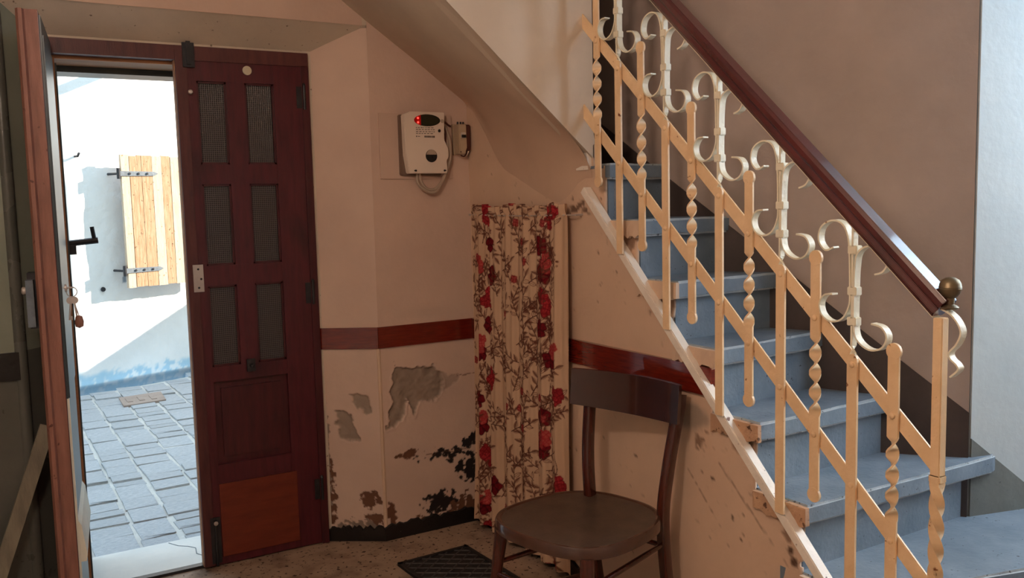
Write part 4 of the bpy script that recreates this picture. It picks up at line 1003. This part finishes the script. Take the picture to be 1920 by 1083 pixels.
# cloth shape
s = CU/CW; h = CZ/CH
ph = CU*1.0
amp = .0075+.014*(1-h)
fold = np.sin(2*PI*(CU/.118+.15*np.sin(CU*9)+.06*(1-h)*np.sin(CZ*3)))
fold = fold*.75+.35*np.sin(2*PI*(CU/.047+.3*np.sin(CZ*2.2)))*(.4+.6*h)
depth = amp*fold
hd = sstep(.962, .985, h); ruff = .012*np.sin(2*PI*CU/.034+3*np.sin(CU*14))*hd
pinch = np.exp(-((CZ-(CH-.043))/.010)**2)*.6
wid = 1-.012*np.sin(h*PI)
YC = -.088-(CU*.992) + .020*(1-h)*(.5-s)*-1.0 + .006*fold*(1-h)
YC = YC+.050*(1-h)**2*(1-s)**2
XC = -.040-.010*(1-h)+depth*(1-pinch)+ruff
ZC = ZT-CH+CZ+.004*np.sin(CU*60)*hd+.006*np.sin(CU*21)*hd
ZC = ZC-.02*s*(1-h)*0+.010*(fbm(CU, CZ*0, 14, 2, 5)-.5)*(1-sstep(0, .1, h))
img = img*(1-.0*h[..., None])
cur = grid('floral_curtain', CU, CZ, np.stack([XC, YC, ZC], -1), img, None, MT['curtain'])
sm_ = cur.modifiers.new('thickness', 'SOLIDIFY'); sm_.thickness = .0015
tag(cur, 'cream cotton curtain printed with red flowers and brown leaf sprigs', 'curtain')
b = BM(); tube(b, [(-.034, -.055, 1.436), (-.040, -.47, 1.432), (-.034, -.885, 1.436)], .003, 6)
for y_ in (-.055, -.885): tube(b, [(-.034, y_, 1.436), (.01, y_, 1.436)], .004, 6)
obj('curtain_wire', b, MT['steel'], cur)

# ================================================================== CHAIR
ch = thing('wooden_chair', 'dark bentwood chair with a rounded seat and single curved back rail', 'chair', (-.33, -1.31, 0), math.atan2(-.22, -.975))
def spline_frames(pts, wx, wy, upref=Vector((0, 1, 0))):
    C = crom(pts, 6); fr_ = []
    for i, p in enumerate(C):
        t = (C[min(i+1, len(C)-1)]-C[max(i-1, 0)]).normalized(); ay = (upref-t*upref.dot(t)).normalized(); ax = ay.cross(t)
        fr_.append((p, ax, ay))
    return fr_
def rr(a, c, r=.008):      # rounded rectangle profile
    out = []
    for sx, sy, a0 in ((1, 1, 0), (-1, 1, PI/2), (-1, -1, PI), (1, -1, 3*PI/2)):
        for k in range(4):
            an = a0+k*PI/6; out.append((sx*(a/2-r)+r*math.cos(an), sy*(c/2-r)+r*math.sin(an)))
    return out
for sy, (s0, s1, f0) in ((-1, (-.128, -.156, -.132)), (1, (.185, .216, .190))):
    b = BM(); sweep(b, spline_frames([(-.262, f0, 0), (-.215, s0, .22), (-.192, s0, .45), (-.200, (s0+s1)/2, .62), (-.232, s1, .80), (-.246, s1, .862)], 0, 0), rr(.040, .032)); obj('rear_post', b, MT['chair'], ch, smooth=True)
# back rail: curved board
b = BM(); rows = []
for i in range(21):
    t = i/20; yv = -.206+.458*t; q = (2*t-1); xv = -.190-.030*(1-q*q)
    zc0 = .776+.004*q*q; zc1 = .904+.003*(1-q*q)
    rows.append([b.verts.new((xv+.011, yv, zc0)), b.verts.new((xv-.005, yv, zc0)), b.verts.new((xv-.017, yv, zc1)), b.verts.new((xv-.001, yv, zc1))])
for i in range(20):
    for j in range(4): b.faces.new((rows[i][j], rows[i][(j+1) % 4], rows[i+1][(j+1) % 4], rows[i+1][j]))
b.faces.new(rows[0]); b.faces.new(rows[-1][::-1]); obj('back_rail', b, MT['chair_rail'], ch, smooth=True, bevel=.004)
def sup(a, rx_, ry_, n_=2.7):
    c, s_ = math.cos(a), math.sin(a); return (rx_*math.copysign(abs(c)**(2/n_), c), ry_*math.copysign(abs(s_)**(2/n_), s_))
def seat_ring(k, z, n_=64):
    out = []
    for i in range(n_):
        x, y_ = sup(2*PI*i/n_, .247*k, .246*k); y_ *= 1+.08*x/.25; out.append((x, y_-.002, z))
    return out
b = BM(); prof = [(.97, .432), (1.0, .436), (1.0, .462), (.985, .471), (.955, .472), (.925, .467)]
rings = [[b.verts.new(p) for p in seat_ring(k, z)] for k, z in prof]; rin = [b.verts.new(p) for p in seat_ring(.90, .432)]
rings.append(rin); nR = 64
for i in range(len(rings)):
    A_, B2 = rings[i], rings[(i+1) % len(rings)]
    for j in range(nR): b.faces.new((A_[j], A_[(j+1) % nR], B2[(j+1) % nR], B2[j]))
obj('seat_rim', b, MT['rim'], ch, smooth=True)
b = BM(); rings = [[b.verts.new(p) for p in seat_ring(k, z)] for k, z in ((.93, .4675), (.85, .4655), (.6, .4615), (.3, .459), (.05, .458))]
for A_, B2 in zip(rings, rings[1:]):
    for j in range(nR): b.faces.new((A_[j], A_[(j+1) % nR], B2[(j+1) % nR], B2[j]))
b.faces.new(rings[-1]); bt = [b.verts.new(p) for p in seat_ring(.93, .445)]
for j in range(nR): b.faces.new((bt[j], bt[(j+1) % nR], rings[0][(j+1) % nR], rings[0][j]))
b.faces.new(bt[::-1]); obj('seat', b, MT['seat'], ch, smooth=True)
FL = {-1: ((.165, -.205), (.205, -.240)), 1: ((.185, .190), (.222, .222))}
for sy in (-1, 1):
    (xa, ya), (xb, yb) = FL[sy]; b = BM(); tube(b, [(xa, ya, .440), (xa+.012*0, ya, .40), ((xa*2+xb)/3, (2*ya+yb)/3, .28), (xb, yb, .0)], [.021, .0225, .019, .0145], 14); obj('front_leg', b, MT['chair'], ch, smooth=True)
def rod(p, q, r=.0095):
    b = BM(); P = Vector(p); Q = Vector(q); tube(b, [P, P.lerp(Q, .3), P.lerp(Q, .7), Q], [r*.8, r, r, r*.8], 10); obj('stretcher', b, MT['chair'], ch, smooth=True)
rod((.183, -.217, .275), (.203, .204, .275)); rod((.178, -.212, .310), (-.205, -.130, .330)); rod((.198, .200, .345), (-.200, .186, .372)); rod((-.203, -.130, .36), (-.203, .186, .36))
rod((.192, .206, .20), (-.216, .186, .20)); rod((.192, -.222, .18), (-.22, -.130, .18))

# ================================================================== DOORMAT
dm = thing('rubber_doormat', 'black rubber doormat with a raised diamond grid on the hall floor', 'doormat', (-.372, -.52, 0), math.radians(2))
W2, H2 = .165, .235
b = BM(); box(b, (-W2, -H2, 0), (W2, H2, .008)); obj('mat_base', b, MT['rubber'], dm, bevel=.002)
b = BM()
for lo, hi in (((-W2, -H2), (W2, -H2+.018)), ((-W2, H2-.018), (W2, H2)), ((-W2, -H2), (-W2+.018, H2)), ((W2-.018, -H2), (W2, H2))): box(b, (*lo, .006), (*hi, .014))
obj('mat_border', b, MT['rubber'], dm)
b = BM(); step = .058
def clip(cx, sg):
    # line y = sg*x + cx clipped to the mat interior
    w, hh = W2-.016, H2-.016; pts = []
    for x in (-w, w):
        y = sg*x+cx
        if -hh <= y <= hh: pts.append((x, y))
    for y in (-hh, hh):
        x = (y-cx)/sg
        if -w < x < w: pts.append((x, y))
    return pts if len(pts) == 2 else None
for sg in (.75, -.75):
    for i in range(-8, 9):
        q = clip(i*step, sg)
        if q:
            p0 = Vector((*q[0], .010)); p1 = Vector((*q[1], .010)); d = (p1-p0).normalized(); sd_ = Vector((-d.y, d.x, 0))
            sweep(b, [(p0, sd_, Vector((0, 0, 1))), (p1, sd_, Vector((0, 0, 1)))], [(-.003, -.004), (.003, -.004), (.0015, .002), (-.0015, .002)])
rg = obj('mat_ridges', b, MT['rubber_ridge'], dm); rg['kind'] = 'stuff'

bpy.context.view_layer.update()
